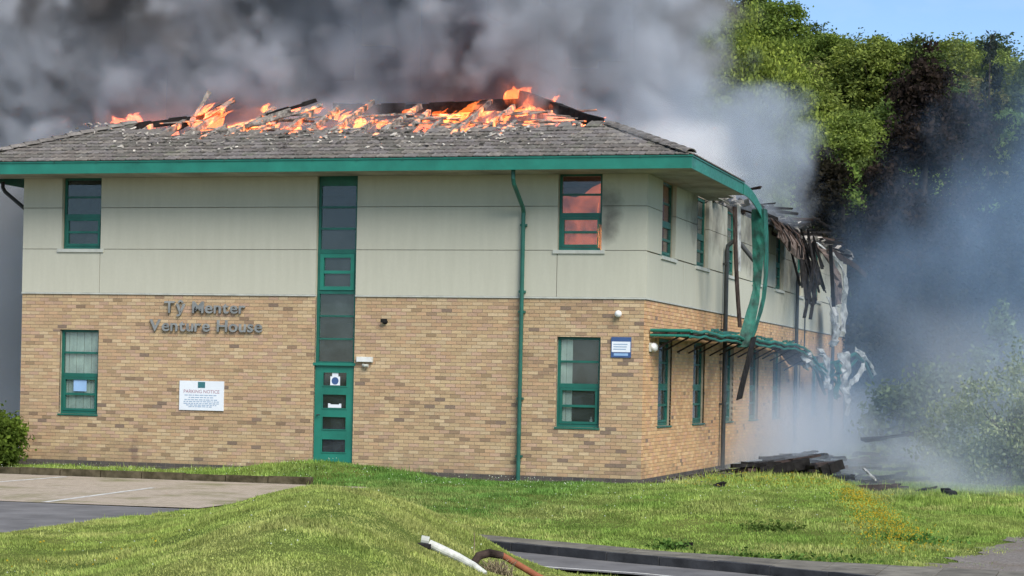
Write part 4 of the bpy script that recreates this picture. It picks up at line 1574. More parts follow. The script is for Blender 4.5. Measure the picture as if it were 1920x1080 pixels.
# ------------------------------------------------------------------ vegetation
def leaf_quads(c, n, size, tint_fn, flat=0.0, aspect=1.6):
    """n random quads at centres c"""
    a = rng.normal(size=(n, 3)); a[:, 2] *= (1 - flat)
    a /= np.linalg.norm(a, axis=1)[:, None] + 1e-9
    b = np.cross(a, rng.normal(size=(n, 3)))
    b /= np.linalg.norm(b, axis=1)[:, None] + 1e-9
    s = size * rng.uniform(0.6, 1.3, (n, 1))
    a, b = a * s * aspect / 2, b * s / 2
    v = np.stack([c - a, c + b * 0.9, c + a, c - b * 0.9], 1).reshape(-1, 3)
    return v


def crown_mesh(name, blobs, n, size, base, var=0.25, clump=0.5, nclump=160, light=(1.25, 1.22, 1.05), dark=(0.62, 0.66, 0.7)):
    """blobs: (x,y,z,rx,ry,rz); leaves gathered in clumps near the blobs' surface"""
    bl = np.array(blobs, float)
    wgt = bl[:, 3] * bl[:, 4] + bl[:, 3] * bl[:, 5]
    idx = rng.choice(len(bl), nclump, p=wgt / wgt.sum())
    d = rng.normal(size=(nclump, 3)); d /= np.linalg.norm(d, axis=1)[:, None]
    rr = rng.uniform(0.35, 1.0, (nclump, 1)) ** 0.45
    cc = bl[idx, :3] + d * rr * bl[idx, 3:6]
    crad = clump * rng.uniform(0.6, 1.35, nclump)
    ck = rng.uniform(0, 1, nclump)
    li = rng.integers(0, nclump, n)
    off = rng.normal(size=(n, 3)) * 0.5
    c = cc[li] + off * crad[li][:, None] * np.array([1, 1, 0.75])
    v = leaf_quads(c, n, size, None)
    k = ck[li][:, None]
    col = np.array(base) * (np.array(dark) * (1 - k) + np.array(light) * k) * rng.uniform(1 - var, 1 + var, (n, 1))
    return np_mesh(name, v, 4, col)


def trunk_mesh(name, h, r, limbs, crown_r, lean=0.0):
    mb = MB()
    pts = [(0.06 * math.sin(i) * h * 0.1 + lean * i / 6 * h * 0.1, 0.05 * math.cos(i * 1.7) * h * 0.1, h * i / 6 - 0.2) for i in range(7)]
    mb.tube(pts, [r * (1.25 if i == 0 else 1 - 0.12 * i) for i in range(7)], 8)
    for k in range(limbs):
        z = h * random.uniform(0.35, 0.95)
        a = random.uniform(0, 6.28)
        l_ = crown_r * random.uniform(0.5, 0.95)
        p0 = Vector((0, 0, z))
        p2 = Vector((math.cos(a) * l_, math.sin(a) * l_, z + l_ * random.uniform(0.3, 0.8)))
        p1 = p0.lerp(p2, 0.5) + Vector((0, 0, -0.08 * l_))
        mb.tube([p0, p1, p2], [r * 0.42, r * 0.28, r * 0.10], 6)
    return mb.mesh(name, True)


def conifer_mesh(name, h, r, n, size, base, gap=0.0, power=0.9, var=0.3):
    """whorls of drooping branches covered in needles"""
    br = []
    z = 0.06 * h
    mb = MB()
    mb.tube([(0, 0, -0.2), (0.03, 0, h * 0.5), (0, 0.02, h * 0.98)], [r * 0.075, r * 0.045, 0.015], 8)
    while z < h * 0.985:
        t_ = z / h
        rad = r * (1 - t_) ** power * random.uniform(0.72, 1.18) + 0.12
        for k in range(int(5 + 3 * (1 - t_))):
            if random.random() < gap:
                continue
            a = random.uniform(0, 6.283)
            l_ = rad * random.uniform(0.65, 1.15)
            br.append((z + random.uniform(-0.1, 0.1), a, l_, random.uniform(-0.35, 0.30) + 0.35 * t_))
        z += h * 0.020 + 0.05
    br = np.array(br)
    for (bz, a, l_, dr) in br[::4]:
        mb.tube([(0, 0, bz), (math.cos(a) * l_ * 0.6, math.sin(a) * l_ * 0.6, bz + dr * l_ * 0.5), (math.cos(a) * l_ * 0.95, math.sin(a) * l_ * 0.95, bz + dr * l_ * 0.8)], [0.05, 0.03, 0.01], 5)
    w_ = br[:, 2] ** 1.2
    bi = rng.choice(len(br), n, p=w_ / w_.sum())
    t_ = rng.uniform(0.15, 1.0, n) ** 0.7
    L_ = br[bi, 2] * t_
    sp_ = 0.18 * br[bi, 2] * (0.4 + t_ * 0.6)
    ang = br[bi, 1]
    c = np.stack([np.cos(ang) * L_ + rng.normal(0, 1, n) * sp_ * 0.7, np.sin(ang) * L_ + rng.normal(0, 1, n) * sp_ * 0.7,
                  br[bi, 0] + br[bi, 3] * L_ * 0.8 + rng.normal(0, 1, n) * 0.10 - 0.05], 1)
    v = leaf_quads(c, n, size, None, aspect=2.2)
    kb = rng.uniform(0.6, 1.35, len(br))[bi][:, None]
    col = np.array(base) * kb * rng.uniform(1 - var, 1 + var, (n, 1))
    return np_mesh(name, v, 4, col), mb.mesh('trunk', True)


def place_tree(name, crown, trunk, loc, rz, sc, label, cat='tree', group=None, mat='leaf'):
    e = empty(name, loc, label, cat, group, rz)
    e.scale = sc if isinstance(sc, tuple) else (sc,) * 3
    if len(crown.materials) == 0:
        crown.materials.append(M[mat])
    if len(trunk.materials) == 0:
        trunk.materials.append(M['bark'])
    link('trunk', trunk, None, e)
    link('crown', crown, None, e)
    return e


def gz(x, y):
    return float(ground_z(x, y))


def blobs_round(h, r, k):
    out = []
    for i in range(k):
        a = random.uniform(0, 6.28)
        d = r * random.uniform(0.15, 0.6)
        zz_ = h * random.uniform(0.42, 0.80)
        q = r * random.uniform(0.38, 0.62)
        out.append((math.cos(a) * d, math.sin(a) * d, zz_, q, q, q * random.uniform(0.75, 1.0)))
    out.append((0, 0, h * 0.62, r * 0.7, r * 0.7, h * 0.30))
    out.append((0, 0, h * 0.84, r * 0.42, r * 0.42, h * 0.15))
    return out


if 'veg' not in FAST_SKIP:
    # -- woodland on the hill: a few tree kinds, each tree its own object
    kinds = []
    for i, (h, r, base) in enumerate(((9.0, 3.4, (0.165, 0.225, 0.055)), (8.0, 3.2, (0.135, 0.190, 0.060)), (10.0, 3.6, (0.205, 0.25, 0.065)), (7.5, 3.4, (0.20, 0.205, 0.075)), (10.5, 3.0, (0.105, 0.15, 0.055)))):
        cm = crown_mesh('crown', blobs_round(h, r, 9), 22000, 0.18, base, 0.3, 0.75, 340)
        kinds.append((cm, trunk_mesh('trunk', h * 0.75, 0.22, 7, r * 0.8)))
    ORD = ['first', 'second', 'third', 'fourth', 'fifth', 'sixth', 'seventh', 'eighth', 'ninth', 'tenth', 'eleventh', 'twelfth', 'thirteenth', 'fourteenth', 'fifteenth', 'sixteenth']
    colour = ['bright green', 'mid green', 'yellow-green', 'olive green', 'dark green']
    for row, yv in enumerate(np.arange(73, 172, 7.0)):
        nth = 0
        for xv in np.arange(-34, 34, 4.9):
            x = xv + random.uniform(-1.2, 1.2) + (2.4 if row % 2 else 0)
            y = yv + random.uniform(-1.5, 1.5)
            # only the part of the wood that the smoke and the building leave in view
            dx, dy = x - 23.892, y + 41.949
            dep = dx * math.sin(YAW) + dy * math.cos(YAW)
            lat = dx * math.cos(YAW) - dy * math.sin(YAW)
            px = 960 + lat / dep * 3937
            if px < 1190 or px > 2040:
                continue
            k = random.choices(range(5), (3, 3, 3, 2, 2))[0]
            s_c = random.uniform(0.72, 1.02)
            place_tree('woodland_tree', kinds[k][0], kinds[k][1], (x, y, gz(x, y)), random.uniform(0, 6.28), (s_c * 1.2, s_c * 1.2, s_c * random.uniform(0.85, 1.05)),
                       '%s tree, %s from the left in the %s row up the hillside wood' % (colour[k], ORD[nth], ORD[row]), 'tree', 'trees of the wood on the hillside')
            nth += 1
    # a lone tree on the skyline
    cm = crown_mesh('crown', blobs_round(9, 2.3, 7), 5000, 0.34, (0.07, 0.10, 0.03), 0.3, 0.7, 90)
    place_tree('skyline_tree', cm, trunk_mesh('trunk', 7, 0.2, 6, 2), (-11.8, 165, gz(-11.8, 165) + 1.5), 1.0, 0.95, 'lone open-crowned tree breaking the skyline at the hilltop')
    # -- bright tree behind the plume
    cm = crown_mesh('crown', blobs_round(17, 5.2, 14), 90000, 0.14, (0.235, 0.29, 0.065), 0.3, 0.75, 700)
    place_tree('broadleaf_tree', cm, trunk_mesh('trunk', 12, 0.4, 10, 4), (3.6, 66, gz(3.6, 66) - 0.1), 0.4, (0.85, 0.85, 1.30), 'tall bright yellow-green tree right behind the smoke plume')
    cm = crown_mesh('crown', blobs_round(13, 4.6, 10), 60000, 0.14, (0.15, 0.21, 0.055), 0.3, 0.8, 400)
    place_tree('broadleaf_tree', cm, trunk_mesh('trunk', 9, 0.35, 9, 3.6), (9.5, 62, gz(9.5, 62) - 0.1), 2.0, (1, 1, 1.02), 'mid green tree between the bright tree and the dark conifers')
    cm = crown_mesh('crown', blobs_round(14, 4.5, 10), 50000, 0.14, (0.17, 0.21, 0.06), 0.3, 0.8, 400)
    place_tree('broadleaf_tree', cm, trunk_mesh('trunk', 9, 0.35, 9, 3.6), (-2.5, 60, gz(-2.5, 60) - 0.1), 1.2, (1, 1, 0.95), 'leafy tree half lost in the grey smoke above the roof')
    # -- dark trees right behind the end of the building
    def mass(h, r, k):
        out = []
        for i in range(k):
            t_ = random.random() ** 0.8
            rr = r * (1.0 - 0.75 * t_)
            a = random.uniform(0, 6.28)
            q = random.uniform(0.55, 1.15) * (1.25 - 0.7 * t_)
            out.append((math.cos(a) * rr * random.uniform(0.3, 1), math.sin(a) * rr * random.uniform(0.3, 1), 0.8 + (h - 1.5) * t_, q, q, q * random.uniform(0.9, 1.6)))
        return out
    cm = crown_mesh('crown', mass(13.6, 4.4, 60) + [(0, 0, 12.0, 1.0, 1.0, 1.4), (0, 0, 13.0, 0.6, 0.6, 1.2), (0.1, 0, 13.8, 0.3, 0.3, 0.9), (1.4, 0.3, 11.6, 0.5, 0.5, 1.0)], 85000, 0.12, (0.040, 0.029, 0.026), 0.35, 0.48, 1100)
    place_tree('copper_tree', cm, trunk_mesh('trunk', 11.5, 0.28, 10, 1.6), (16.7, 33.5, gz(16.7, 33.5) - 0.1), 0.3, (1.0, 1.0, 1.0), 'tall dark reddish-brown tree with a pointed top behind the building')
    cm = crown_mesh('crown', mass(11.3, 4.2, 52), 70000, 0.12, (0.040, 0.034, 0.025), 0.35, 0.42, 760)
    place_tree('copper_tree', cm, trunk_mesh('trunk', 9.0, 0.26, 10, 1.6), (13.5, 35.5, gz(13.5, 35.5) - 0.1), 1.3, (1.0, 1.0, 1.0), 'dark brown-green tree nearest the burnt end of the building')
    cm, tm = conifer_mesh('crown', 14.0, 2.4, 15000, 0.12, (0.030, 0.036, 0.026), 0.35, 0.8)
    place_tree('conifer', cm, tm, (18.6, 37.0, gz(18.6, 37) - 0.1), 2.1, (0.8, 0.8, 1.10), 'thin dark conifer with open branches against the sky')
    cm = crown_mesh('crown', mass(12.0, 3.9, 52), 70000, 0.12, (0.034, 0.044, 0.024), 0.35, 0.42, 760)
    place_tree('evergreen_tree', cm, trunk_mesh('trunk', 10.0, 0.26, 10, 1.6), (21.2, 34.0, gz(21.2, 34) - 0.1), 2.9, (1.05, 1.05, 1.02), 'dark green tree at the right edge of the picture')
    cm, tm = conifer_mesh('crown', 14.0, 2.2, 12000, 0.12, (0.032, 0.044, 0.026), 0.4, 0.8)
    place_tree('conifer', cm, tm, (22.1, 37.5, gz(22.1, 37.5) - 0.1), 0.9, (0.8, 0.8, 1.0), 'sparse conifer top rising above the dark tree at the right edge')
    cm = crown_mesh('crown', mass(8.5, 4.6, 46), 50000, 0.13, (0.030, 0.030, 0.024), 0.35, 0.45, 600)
    place_tree('evergreen_shrub', cm, trunk_mesh('trunk', 5, 0.2, 8, 1.4), (18.6, 31.8, gz(18.6, 31.8) - 0.1), 0.0, (1.1, 0.8, 1.0), 'tall dark evergreen thicket behind the blue smoke', 'shrub')
    # -- young trees and bushes in the haze on the right
    cm, tm = conifer_mesh('crown', 4.9, 1.5, 9000, 0.085, (0.16, 0.20, 0.11), 0.1, 0.8)
    place_tree('young_conifer', cm, tm, (20.15, 21.5, gz(20.15, 21.5) - 0.05), 0.5, (1.0, 1.0, 1.0), 'young pale conifer standing in the smoke at right')
    cm = crown_mesh('crown', [(0, 0, 1.5, 1.6, 1.3, 1.3), (1.4, 0.2, 1.4, 1.4, 1.2, 1.1), (0.5, 0, 2.5, 1.1, 1.0, 0.9), (-1.2, 0.4, 1.2, 1.1, 1.0, 0.9), (0.2, -0.3, 0.6, 1.8, 1.2, 0.7), (1.6, -0.2, 0.6, 1.4, 1.0, 0.7), (-1.4, 0, 0.5, 1.0, 0.9, 0.6)], 21000, 0.075, (0.33, 0.38, 0.24), 0.3, 0.45, 190)
    place_tree('leafy_bush', cm, trunk_mesh('trunk', 1.8, 0.09, 9, 1.2), (20.9, 12.6, gz(20.9, 12.6) - 0.05), 0.0, (0.95, 0.95, 1.05), 'large pale leafy bush veiled in smoke beside the track', 'bush')
    cm = crown_mesh('crown', [(0, 0, 1.2, 1.5, 1.2, 1.0), (-1.2, 0.3, 1.0, 1.1, 1.0, 0.8), (0.7, 0.2, 1.9, 0.9, 0.8, 0.8)], 10000, 0.09, (0.16, 0.21, 0.12), 0.3, 0.4, 130)
    place_tree('leafy_bush', cm, trunk_mesh('trunk', 1.4, 0.08, 8, 1.0), (18.7, 22.5, gz(18.7, 22.5) - 0.05), 0.7, (1.2, 1.2, 1.25), 'hazy bush behind the heap of charred timber', 'bush')
    # -- clipped shrub at the left edge
    cm = crown_mesh('crown', [(0, 0, 0.62, 0.95, 0.75, 0.62), (0.25, -0.1, 0.50, 0.75, 0.65, 0.52), (-0.6, 0.1, 0.75, 0.6, 0.6, 0.6)], 15000, 0.060, (0.115, 0.160, 0.030), 0.3, 0.16, 420)
    place_tree('rounded_shrub', cm, trunk_mesh('trunk', 0.7, 0.04, 10, 0.5), (-0.28, -1.35, gz(-0.28, -1.35) - 0.03), 0.0, (1.15, 1.15, 1.12), 'rounded bright green shrub at the left end of the front wall', 'shrub')

# -- grass: single blades
def vnoise(x, y, scale, seed, octaves=4):
    r_ = np.random.default_rng(seed)
    tab = r_.random((256, 256))
    out, amp, tot = 0, 1.0, 0.0
    for o in range(octaves):
        u, v = x * scale + 91.3 * o, y * scale + 47.7 * o
        i, j = np.floor(u).astype(int), np.floor(v).astype(int)
        fu, fv = u - i, v - j
        fu, fv = fu * fu * (3 - 2 * fu), fv * fv * (3 - 2 * fv)
        q = (tab[i % 256, j % 256] * (1 - fu) * (1 - fv) + tab[(i + 1) % 256, j % 256] * fu * (1 - fv)
             + tab[i % 256, (j + 1) % 256] * (1 - fu) * fv + tab[(i + 1) % 256, (j + 1) % 256] * fu * fv)
        out = out + q * amp
        tot += amp
        amp *= 0.6
        scale *= 2.1
    return out / tot


if 'grass' not in FAST_SKIP:
    def grass_mask(x, y):
        kz, pz_, nz = np.interp(x, KX, KY), np.interp(x, PX, PY), np.interp(x, NX, NY)
        m = np.ones(len(x), bool)
        m &= ~((x > 12.3) & (y < pz_ + 0.02 + 0.10 * lownoise(x * 3, y, 1, 2)) & (y > nz + 0.02))
        m &= ~((x < 9.78 + 0.10 * lownoise(x, y * 3, 1, 5)) & (y < -3.40))
        m &= ~((x > -0.02) & (x < W + 0.02) & (y > -0.02) & (y < 31))
        tx = np.interp(y, [-13.4, -11.5, -9.4, -6.5, -4.4, -1, 4, 12], [20.75, 21.1, 21.45, 21.9, 22.25, 23, 24.5, 28])
        e_ = x - tx + 0.35 * lownoise(x * 2, y * 2, 1, 3)
        m &= ~((e_ > 0) & (y > -20) & (rng.random(len(x)) > np.exp(-np.clip(e_, 0, 9) * 3.0) * 0.6))
        m &= ~((x > 20.4) & (y < -12.9) & (rng.random(len(x)) > 0.06))
        # scorched strip along the side wall
        m &= ~((x > W) & (x < W + 0.5 + 0.25 * lownoise(x, y, 2, 1)) & (y > 0) & (rng.random(len(x)) > 0.06))
        return m

    zones = [  # x0,x1,y0,y1, blades per m2, height, width
        (9.4, 19.5, -27, -8, 2900, 0.034, 0.0075),
        (9.0, 23.5, -13.2, 0.0, 1500, 0.045, 0.010),
        (-3.5, 10.2, -3.5, 0.0, 1000, 0.065, 0.011),
        (14.2, 26.0, 0.0, 14.0, 620, 0.085, 0.014),
        (14.2, 30.0, 14.0, 34.0, 160, 0.13, 0.024),
    ]
    V, T = [], []
    for zi, (x0, x1, y0, y1, dens, hh, ww) in enumerate(zones):
        n = int((x1 - x0) * (y1 - y0) * dens)
        x = rng.uniform(x0, x1, n); y = rng.uniform(y0, y1, n)
        if zi == 0:
            keep = (y < -8.0 - 0.35 * np.clip(x - 13, 0, 9)) & ~((x > 13.8) & (y > np.interp(x, NX, NY) + 0.1))
            x, y = x[keep], y[keep]
        if zi == 1:
            keep = ~((y < -8.0 - 0.35 * np.clip(x - 13, 0, 9)) & (x < 16) & (y < np.interp(x, PX, PY)))
            x, y = x[keep], y[keep]
        m = grass_mask(x, y)
        x, y = x[m], y[m]
        n = len(x)
        z = ground_z(x, y) - 0.01
        patch = np.clip((vnoise(x, y, 0.9, 1) - 0.5) * 3.2 + 0.5, 0, 1)
        h = hh * rng.uniform(0.5, 1.25, n) * (0.55 + 0.95 * np.clip((vnoise(x, y, 1.6, 2) - 0.5) * 3 + 0.5, 0, 1))
        # longer at edges and along walls
        tall = (rng.random(n) < 0.02)
        h = np.where(tall, h * rng.uniform(1.4, 2.4, n), h)
        a = rng.uniform(0, 6.283, n)
        ln = rng.uniform(0.1, 0.8, n) * h
        w_ = ww * rng.uniform(0.6, 1.3, n)
        dx, dy = np.cos(a), np.sin(a)
        p = np.stack([x, y, z], 1)
        s1 = np.stack([-dy * w_, dx * w_, 0 * x], 1)
        tip = p + np.stack([dx * ln, dy * ln, h], 1)
        V.append(np.stack([p - s1, p + s1, tip], 1).reshape(-1, 3))
        dry = np.clip((vnoise(x, y, 0.7, 3, 5) - 0.5) * 4.0 + 0.30 + 0.25 * rng.normal(size=n), 0, 1)
        lush = np.stack([0.225 + 0.07 * patch, 0.325 + 0.05 * patch, 0.070 + 0.02 * patch], 1)
        yel = np.array([0.42, 0.41, 0.15])
        if zi == 0:
            dry = np.clip(dry + 0.22 + 0.35 * np.exp(-((x - 14.6) / 1.2) ** 2), 0, 1)
        elif zi in (1, 2):
            dry = dry * np.clip(0.25 + 0.09 * (-y) , 0, 1)
        if zi in (1, 2):        # lusher, darker sward between the mound and the wall
            deep = (sm(-9.5, -7.0, y) * sm(16.5, 12.5, x) * sm(6.0, 9.0, x))[:, None]
            lush = lush * (1 - deep * np.array([0.48, 0.30, 0.30]))
        if zi == 0:
            lush = lush * np.array([1.10, 1.04, 1.0])
        col = lush * (1 - 0.75 * dry[:, None]) + yel * 0.75 * dry[:, None]
        T.append(col * rng.uniform(0.7, 1.3, (n, 1)) * (0.72 + 0.52 * np.clip((vnoise(x, y, 2.6, 5) - 0.5) * 2.6 + 0.5, 0, 1))[:, None])
    me = np_mesh('grass', np.concatenate(V), 3, np.concatenate(T))
    link('grass', me, M['blade'], label='rough grass on the mound, the bank and along the walls', cat='grass', kind='stuff')

    # flowers: white daisies by the wall and a yellow band on the bank's crest
    def flowers(name, pts, size, col, label):
        n = len(pts)
        v, t = [], []
        for k in range(3):
            v.append(leaf_quads(pts, n, size, None, flat=0.0, aspect=1.1))
            t.append(np.array(col) * rng.uniform(0.75, 1.15, (n, 1)))
        link(name, np_mesh(name, np.concatenate(v), 4, np.concatenate(t)), M['petal'], label=label, cat='flowers', kind='stuff')

    def fpts(n, fx, hz=(0.05, 0.13)):
        x, y = fx(n)
        m = grass_mask(x, y)
        x, y = x[m], y[m]
        return np.stack([x, y, ground_z(x, y) + rng.uniform(*hz, len(x))], 1)
    t_ = rng.uniform(0, 1, 1500) ** 0.8
    flowers('yellow_flowers', np.concatenate([
        fpts(1500, lambda n: (18.55 + 2.1 * t_ + rng.normal(0, 0.22, n) * (0.5 + t_), -1.0 - 8.3 * t_ + rng.normal(0, 0.8, n))),
        fpts(500, lambda n: (rng.uniform(15.0, 19.0, n), rng.normal(2.5, 1.6, n))),
        fpts(80, lambda n: (rng.uniform(10.5, 13, n), rng.normal(-22, 1.6, n)), (0.04, 0.09))]), 0.024, (0.60, 0.47, 0.05), 'band of yellow flowers along the crest of the grass bank')
    flowers('white_daisies', np.concatenate([
        fpts(300, lambda n: (rng.uniform(0.5, 14, n), rng.uniform(-3.2, -0.2, n))),
        fpts(150, lambda n: (rng.uniform(12, 19, n), rng.uniform(-8, -0.5, n))),
        fpts(50, lambda n: (rng.uniform(10.5, 16, n), rng.uniform(-22, -13, n)), (0.03, 0.07))]), 0.018, (0.60, 0.63, 0.52), 'scattered white daisies in the grass below the walls')

    # broad-leaved weeds on the bank and darker tufts at its foot
    for i, (x, y, r_, label) in enumerate(((18.25, -7.9, 0.34, 'leafy dark weed clump in the middle of the grass bank'), (17.2, -10.7, 0.22, 'small dark weed clump low on the grass bank'),
                                           (19.6, -11.9, 0.6, 'wide dark green tuft at the right foot of the bank'), (18.6, -11.6, 0.5, 'dark green tuft at the foot of the bank beside the pavement'), (20.6, -8.2, 0.4, 'dark tuft below the yellow flowers near the track'))):
        n = 260
        c = np.stack([rng.normal(0, r_ * 0.75, n), rng.normal(0, r_ * 0.6, n), np.abs(rng.normal(0, 0.05, n)) + 0.01], 1)
        me = np_mesh('leaves', leaf_quads(c, n, 0.05, None), 4, np.array([0.10, 0.17, 0.04]) * rng.uniform(0.6, 1.4, (n, 1)))
        e = empty('weed_clump', (x, y, gz(x, y)), label, 'weed')
        link('leaves', me, M['leaf'], e)

# ------------------------------------------------------------------ debris at the foot of the side wall
if 'debris' not in FAST_SKIP:
    def plank(a, b, w, h, mat, label, name='charred_plank', group='charred timbers in the debris heap'):
        a, b = Vector(a), Vector(b)
        c = (a + b) / 2
        mb = MB()
        n_ = 3
        for i in range(n_):
            mb.obox(a.lerp(b, i / n_) - c, a.lerp(b, (i + 1) / n_) - c, w * random.uniform(0.8, 1.1), h * random.uniform(0.8, 1.1), jit=0.02, roll=random.uniform(-0.15, 0.15))
        link(name, mb, M[mat], None, label, 'plank', group, loc=c)
    for i in range(110):
        t_ = random.random()
        x = W + 0.9 + abs(random.gauss(0, 1.55)) + 0.9 * t_
        y = 6.4 + 15 * t_ ** 1.25
        hgt = 0.42 * math.exp(-((x - W - 1.6) / 1.3) ** 2) * (0.55 + 0.45 * math.sin(t_ * 9) ** 2)
        z = gz(x, y) + 0.06 + hgt * random.random()
        a = random.gauss(0.15, 0.55) + (1.4 if random.random() < 0.3 else 0)
        l_ = random.uniform(0.4, 1.7)
        mt_ = random.choice(['char', 'char', 'char', 'char_brown'])
        dz = random.uniform(-0.08, 0.16) * l_
        plank((x - math.cos(a) * l_ / 2, y - math.sin(a) * l_ / 2, max(z - dz / 2, gz(x, y) + 0.04)), (x + math.cos(a) * l_ / 2, y + math.sin(a) * l_ / 2, max(z + dz / 2, gz(x, y) + 0.04)),
              random.uniform(0.08, 0.24), random.uniform(0.04, 0.10), mt_, '%s %s timber in the %s part of the charred debris heap' % ('long' if l_ > 1.05 else 'short', 'scorched brown' if mt_ == 'char_brown' else 'black charred', 'near' if t_ < 0.33 else 'middle' if t_ < 0.66 else 'far'))
    plank((W + 0.75, 6.3, -0.05), (W + 2.5, 7.6, 0.36), 0.35, 0.06, 'char_brown', 'long scorched brown board leaning up the near end of the heap', 'scorched_board', None)
    plank((W + 1.4, 6.0, -0.02), (W + 2.5, 6.4, 0.22), 0.30, 0.22, 'char', 'black charred block at the near end of the heap', 'charred_block', None)
    plank((W + 2.75, 6.6, 0.0), (W + 3.2, 6.8, 0.20), 0.34, 0.25, 'char', 'square black block standing free beside the heap', 'charred_block', None)
    plank((W + 3.5, 8.4, 0.05), (W + 3.9, 7.4, -0.17), 0.07, 0.03, 'pale_sheet', 'pale strip lying on the grass in front of the heap', 'pale_strip', None)
    plank((W + 2.6, 15.5, 0.55), (W + 4.2, 16.2, 0.80), 0.5, 0.08, 'char', 'raised black sheet on top of the far part of the heap', 'charred_sheet', None)
    # ash and small fragments along the wall foot
    mb = MB()
    for i in range(900):
        y = random.uniform(0.4, 26)
        x = W + 0.08 + abs(random.gauss(0, 0.45 + 0.05 * min(y, 12)))
        z = gz(x, y) + 0.005
        l_ = random.uniform(0.03, 0.14)
        a = random.uniform(0, 6.28)
        k = random.choice([0.2, 0.35, 0.6, 1.0])
        mb.obox((x, y, z), (x + math.cos(a) * l_, y + math.sin(a) * l_, z + random.uniform(0, 0.04)), l_ * 0.7, 0.03, tint=(k, k, k), jit=0.01)
    link('ash_and_fragments', mb, M['roof_tile'], label='grey ash and small burnt fragments along the foot of the side wall', cat='debris', kind='stuff')
    for (x, y, s, label) in ((16.0, -0.6, 0.13, 'small black fragment on the grass near the building corner'), (17.35, -10.6, 0.16, 'dark fragment lying low on the grass bank'), (15.6, 3.6, 0.12, 'black fragment on the grass by the scorched strip')):
        mb = MB()
        mb.obox((-s, 0, 0.02), (s, 0.05, 0.07), s * 0.9, 0.05, jit=0.03); mb.obox((-s * 0.3, 0.04, 0.07), (s * 0.9, 0, 0.11), s * 0.6, 0.03, jit=0.02)
        link('burnt_fragment', mb, M['char'], None, label, 'fragment', loc=(x, y, gz(x, y)))

    # -- foreground: white pipe, rusty pipe and dead weeds on the flank of the mound
    def on(x, y, dz=0.0):
        return Vector((x, y, gz(x, y) + dz))
    wp = empty('white_pipe', on(16.2, -18.4), 'chipped white pipe lying on the slope of the foreground mound', 'pipe')
    o_ = wp.location
    pts = [on(15.95, -18.44, 0.06), on(16.06, -18.41, 0.06), on(16.29, -18.36, 0.055), on(16.50, -18.40, 0.045), on(16.66, -18.44, 0.02)]
    mb = MB(); mb.tube([p - o_ for p in pts], [0.050, 0.055, 0.054, 0.045, 0.030], 14); link('tube', mb, M['old_white'], wp)
    mb = MB(); mb.tube([pts[0] - o_ + Vector((-0.09, -0.02, 0.045)), pts[0] - o_ + Vector((0.0, 0.01, 0.03))], [0.052, 0.050], 12); link('collar', mb, M['sill'], wp)
    mb = MB(); mb.tube([pts[0] - o_ + Vector((-0.12, -0.06, -0.02)), pts[0] - o_ + Vector((0.04, -0.05, -0.045))], [0.030, 0.045], 10); link('broken_end', mb, M['char'], wp)
    rp = empty('rusty_pipe', on(16.4, -17.6), 'rusty brown pipe rising from dead weeds at the bottom edge', 'pipe')
    o_ = rp.location
    pts = [on(16.30, -17.75, 0.02), on(16.34, -17.7, 0.12), on(16.44, -17.6, 0.20), on(16.58, -17.5, 0.22), on(16.78, -17.4, 0.15), on(17.00, -17.35, 0.07), on(17.3, -17.3, -0.02)]
    mb = MB(); mb.tube([p - o_ for p in pts], 0.040, 14); link('tube', mb, M['rust'], rp)
    mb = MB(); mb.tube([p - o_ for p in pts[:4]], [0.045, 0.052, 0.053, 0.045], 12); link('sleeve', mb, M['char_brown'], rp)
    wd = empty('dead_weeds', on(16.55, -17.7), 'tangle of dry dead weeds round the rusty pipe', 'weed')
    mb = MB()
    for i in range(150):
        a = random.uniform(0, 6.28); r_ = random.uniform(0.02, 0.24)
        p = Vector((math.cos(a) * r_, math.sin(a) * r_ * 0.6, -0.04))
        q = p + Vector((random.uniform(-0.16, 0.16), random.uniform(-0.1, 0.1), random.uniform(0.06, 0.22)))
        mb.tube([p, p.lerp(q, 0.5) + Vector((random.uniform(-0.04, 0.04), 0, 0.03)), q], [0.006, 0.005, 0.0025], 4)
    link('stalks', mb, M['dry_weed'], wd)
    st = empty('plant_stalk', on(15.98, -16.75), 'single thin dark upright stalk beside the white pipe', 'stalk')
    mb = MB(); mb.tube([(0, 0, -0.02), (0.006, 0, 0.13), (-0.003, 0, 0.27)], [0.010, 0.008, 0.004], 6); link('stem', mb, M['dry_weed'], st)

